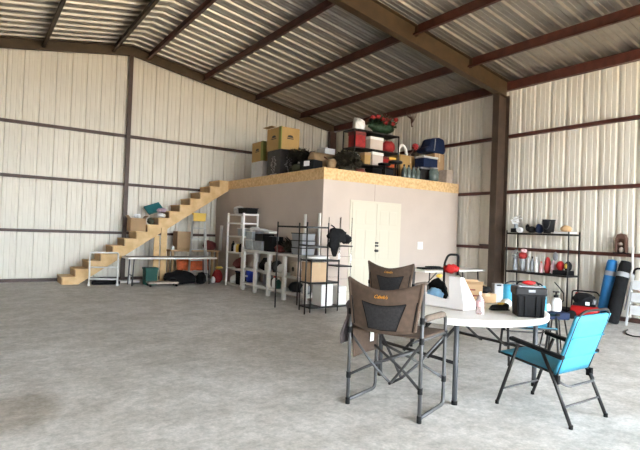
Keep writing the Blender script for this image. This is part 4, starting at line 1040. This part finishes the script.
# ------------------------------------------------------------------ compressor, bags and step stool at the right wall
t = thing('air_compressor', 'red air compressor with black motor on the floor by the right wall', 'compressor', (9.66, 5.02, 0), R(-68))
rx = Matrix.Rotation(PI / 2, 4, 'Y')
MB().lathe([(.05, -.25), (.09, -.235), (.11, -.19), (.11, .19), (.09, .235), (.05, .25)], (0, 0, .15), 20, rx).build('tank', 'red', t, smooth=True)
MB().blob((-.02, 0, .38), (.19, .12, .125), 3, .25, 3).box((-.20, -.09, .255), (.18, .09, .30)).build('motor', 'black', t, smooth=False)
MB().box((-.17, -.06, .455), (-.03, .06, .50)).build('shroud', 'red', t, bevel=.02)
MB().lathe([(.07, 0), (.07, .08), (.05, .1)], (.14, 0, .30), 14).build('pump_head', 'dark_grey_metal', t)
MB().box((.02, -.125, .28), (.09, -.11, .34)).build('gauge_plate', 'paper', t)
MB().tube(arc([((-.23, 0, .17), 0), ((-.22, 0, .53), .05), ((.20, 0, .53), .05), ((.24, 0, .46), 0)]), .014, 8).build('handle', 'black', t, smooth=True)
for s in (-1, 1): MB().lathe([(.075, -.02), (.08, -.01), (.08, .01), (.075, .02)], (-.20, .15 * s, .08), 16, Matrix.Rotation(PI / 2, 4, 'X')).build('wheel', 'rubber', t)
MB().box((.18, -.08, 0), (.22, .08, .06)).build('foot', 'rubber', t)
def chair_bag(label, base, top, r, m):
    t = thing('chair_bag', label, 'bag', base, 0, 'carry bags at the right wall')
    b, p = Vector((0, 0, 0)), Vector(top) - Vector(base)
    q = p.to_track_quat('Z', 'Y').to_matrix().to_4x4(); L_ = p.length
    MB().lathe([(r * .85, .0), (r, .03), (r * 1.02, L_ * .3), (r * .95, L_ * .7), (r * .88, L_ * .93), (r * .75, L_ * .985), (.01, L_)], (0, 0, 0), 18, q).build('body', m, t, smooth=True)
    MB().lathe([(r * .98, L_ * .73), (r * 1.0, L_ * .735), (r * .985, L_ * .80), (r * .95, L_ * .805)], (0, 0, 0), 18, q).build('band', 'grey', t, smooth=True)
    pts = [q @ Vector((-r * 1.05 * math.cos(.6), -r * 1.1, L_ * k)) for k in (.25, .4, .55, .7)]
    MB().tube(pts, .012, 6).build('strap', 'black_matte' if m != 'black_matte' else 'grey', t, smooth=True)
    return t
chair_bag('tall blue carry bag leaning on the right metal wall', (9.92, 4.83, .005), (10.09, 4.74, 1.15), .105, 'blue')
chair_bag('tall black carry bag leaning beside the blue one', (9.70, 4.55, .005), (10.07, 4.49, 1.14), .115, 'black_matte')
t = thing('step_stool', 'folded white step stool with black handle leaning at the right wall', 'step stool', (9.90, 4.10, 0), R(-78))
# local x along the wall towards the viewer, y away from the wall
def lean(z): return -.16 * z / 1.0
for s in (-1, 1):
    MB().beam((s * .24, -.13, .0), (s * .20, .13, .92), .03, .035).build('rail', 'light_grey', t)
for k, z in enumerate((.28, .50, .72)):
    MB().obox((0, -.13 + .26 * z / .92 - .02, z), (.40, .025, .17), (R(-15), 0, 0)).build('step', 'light_grey', t, bevel=.008)
MB().tube(arc([((-.20, .125, .90), 0), ((-.18, .15, 1.02), .06), ((.18, .15, 1.02), .06), ((.20, .125, .90), 0)]), .020, 8).build('handle', 'black', t, smooth=True)
one('extension_cord', MB().tube([(9.20, 4.05, .012), (8.95, 3.98, .012), (8.75, 3.86, .012), (8.66, 3.74, .012), (8.72, 3.60, .012), (8.95, 3.52, .012), (9.2, 3.46, .012)], .010, 6), 'rubber', 'black extension cord looped on the floor before the step stool', 'cord', smooth=True)

# ------------------------------------------------------------------ outside ground
struct(MB().box((-60, -70, -.22), (60, YF0 - .06, -.10)).build('ground', 'ground'))

# ------------------------------------------------------------------ camera
cam = bpy.data.cameras.new('camera'); co = bpy.data.objects.new('camera', cam); COL.objects.link(co)
f = Vector((0.56909009, 0.82216265, 0.01360305)); r = Vector((0.82139415, -0.56916815, 0.03686821)); u = Vector((-0.03805409, 0.00980787, 0.99922755))
co.matrix_world = Matrix(((r.x, u.x, -f.x, 0), (r.y, u.y, -f.y, 0), (r.z, u.z, -f.z, 1.472), (0, 0, 0, 1)))
cam.sensor_width = 36; cam.lens = 36 * 505.67 / 640; cam.clip_start = .05; cam.clip_end = 300
SC.camera = co

# ------------------------------------------------------------------ light: bright sky through the open front, sun on the ground outside
w = bpy.data.worlds.new('sky'); SC.world = w; w.use_nodes = True
bg = w.node_tree.nodes['Background']; bg.inputs['Color'].default_value = (.84, .93, 1.0, 1); bg.inputs['Strength'].default_value = 6.0
sd = bpy.data.lights.new('sun', 'SUN'); so = bpy.data.objects.new('sun', sd); COL.objects.link(so)
sd.energy = 8.0; sd.color = (1, .93, .80); sd.angle = R(.6)
so.rotation_euler = Vector((.25, -.55, -1.0)).to_track_quat('-Z', 'Y').to_euler()

# goods rest a hair above what carries them
for o in list(SC.objects):
    if o.parent is None and o.get('category') and o.location.z > .03:
        o.location.z += .002 + .004 * o.location.z

vs = SC.view_settings; SC.display_settings.display_device = 'sRGB'
vs.view_transform = 'Standard'; vs.look = 'None'; vs.gamma = 1.0; vs.use_curve_mapping = False; vs.exposure = 2.08
SC.cycles.max_bounces = 10; SC.cycles.diffuse_bounces = 6
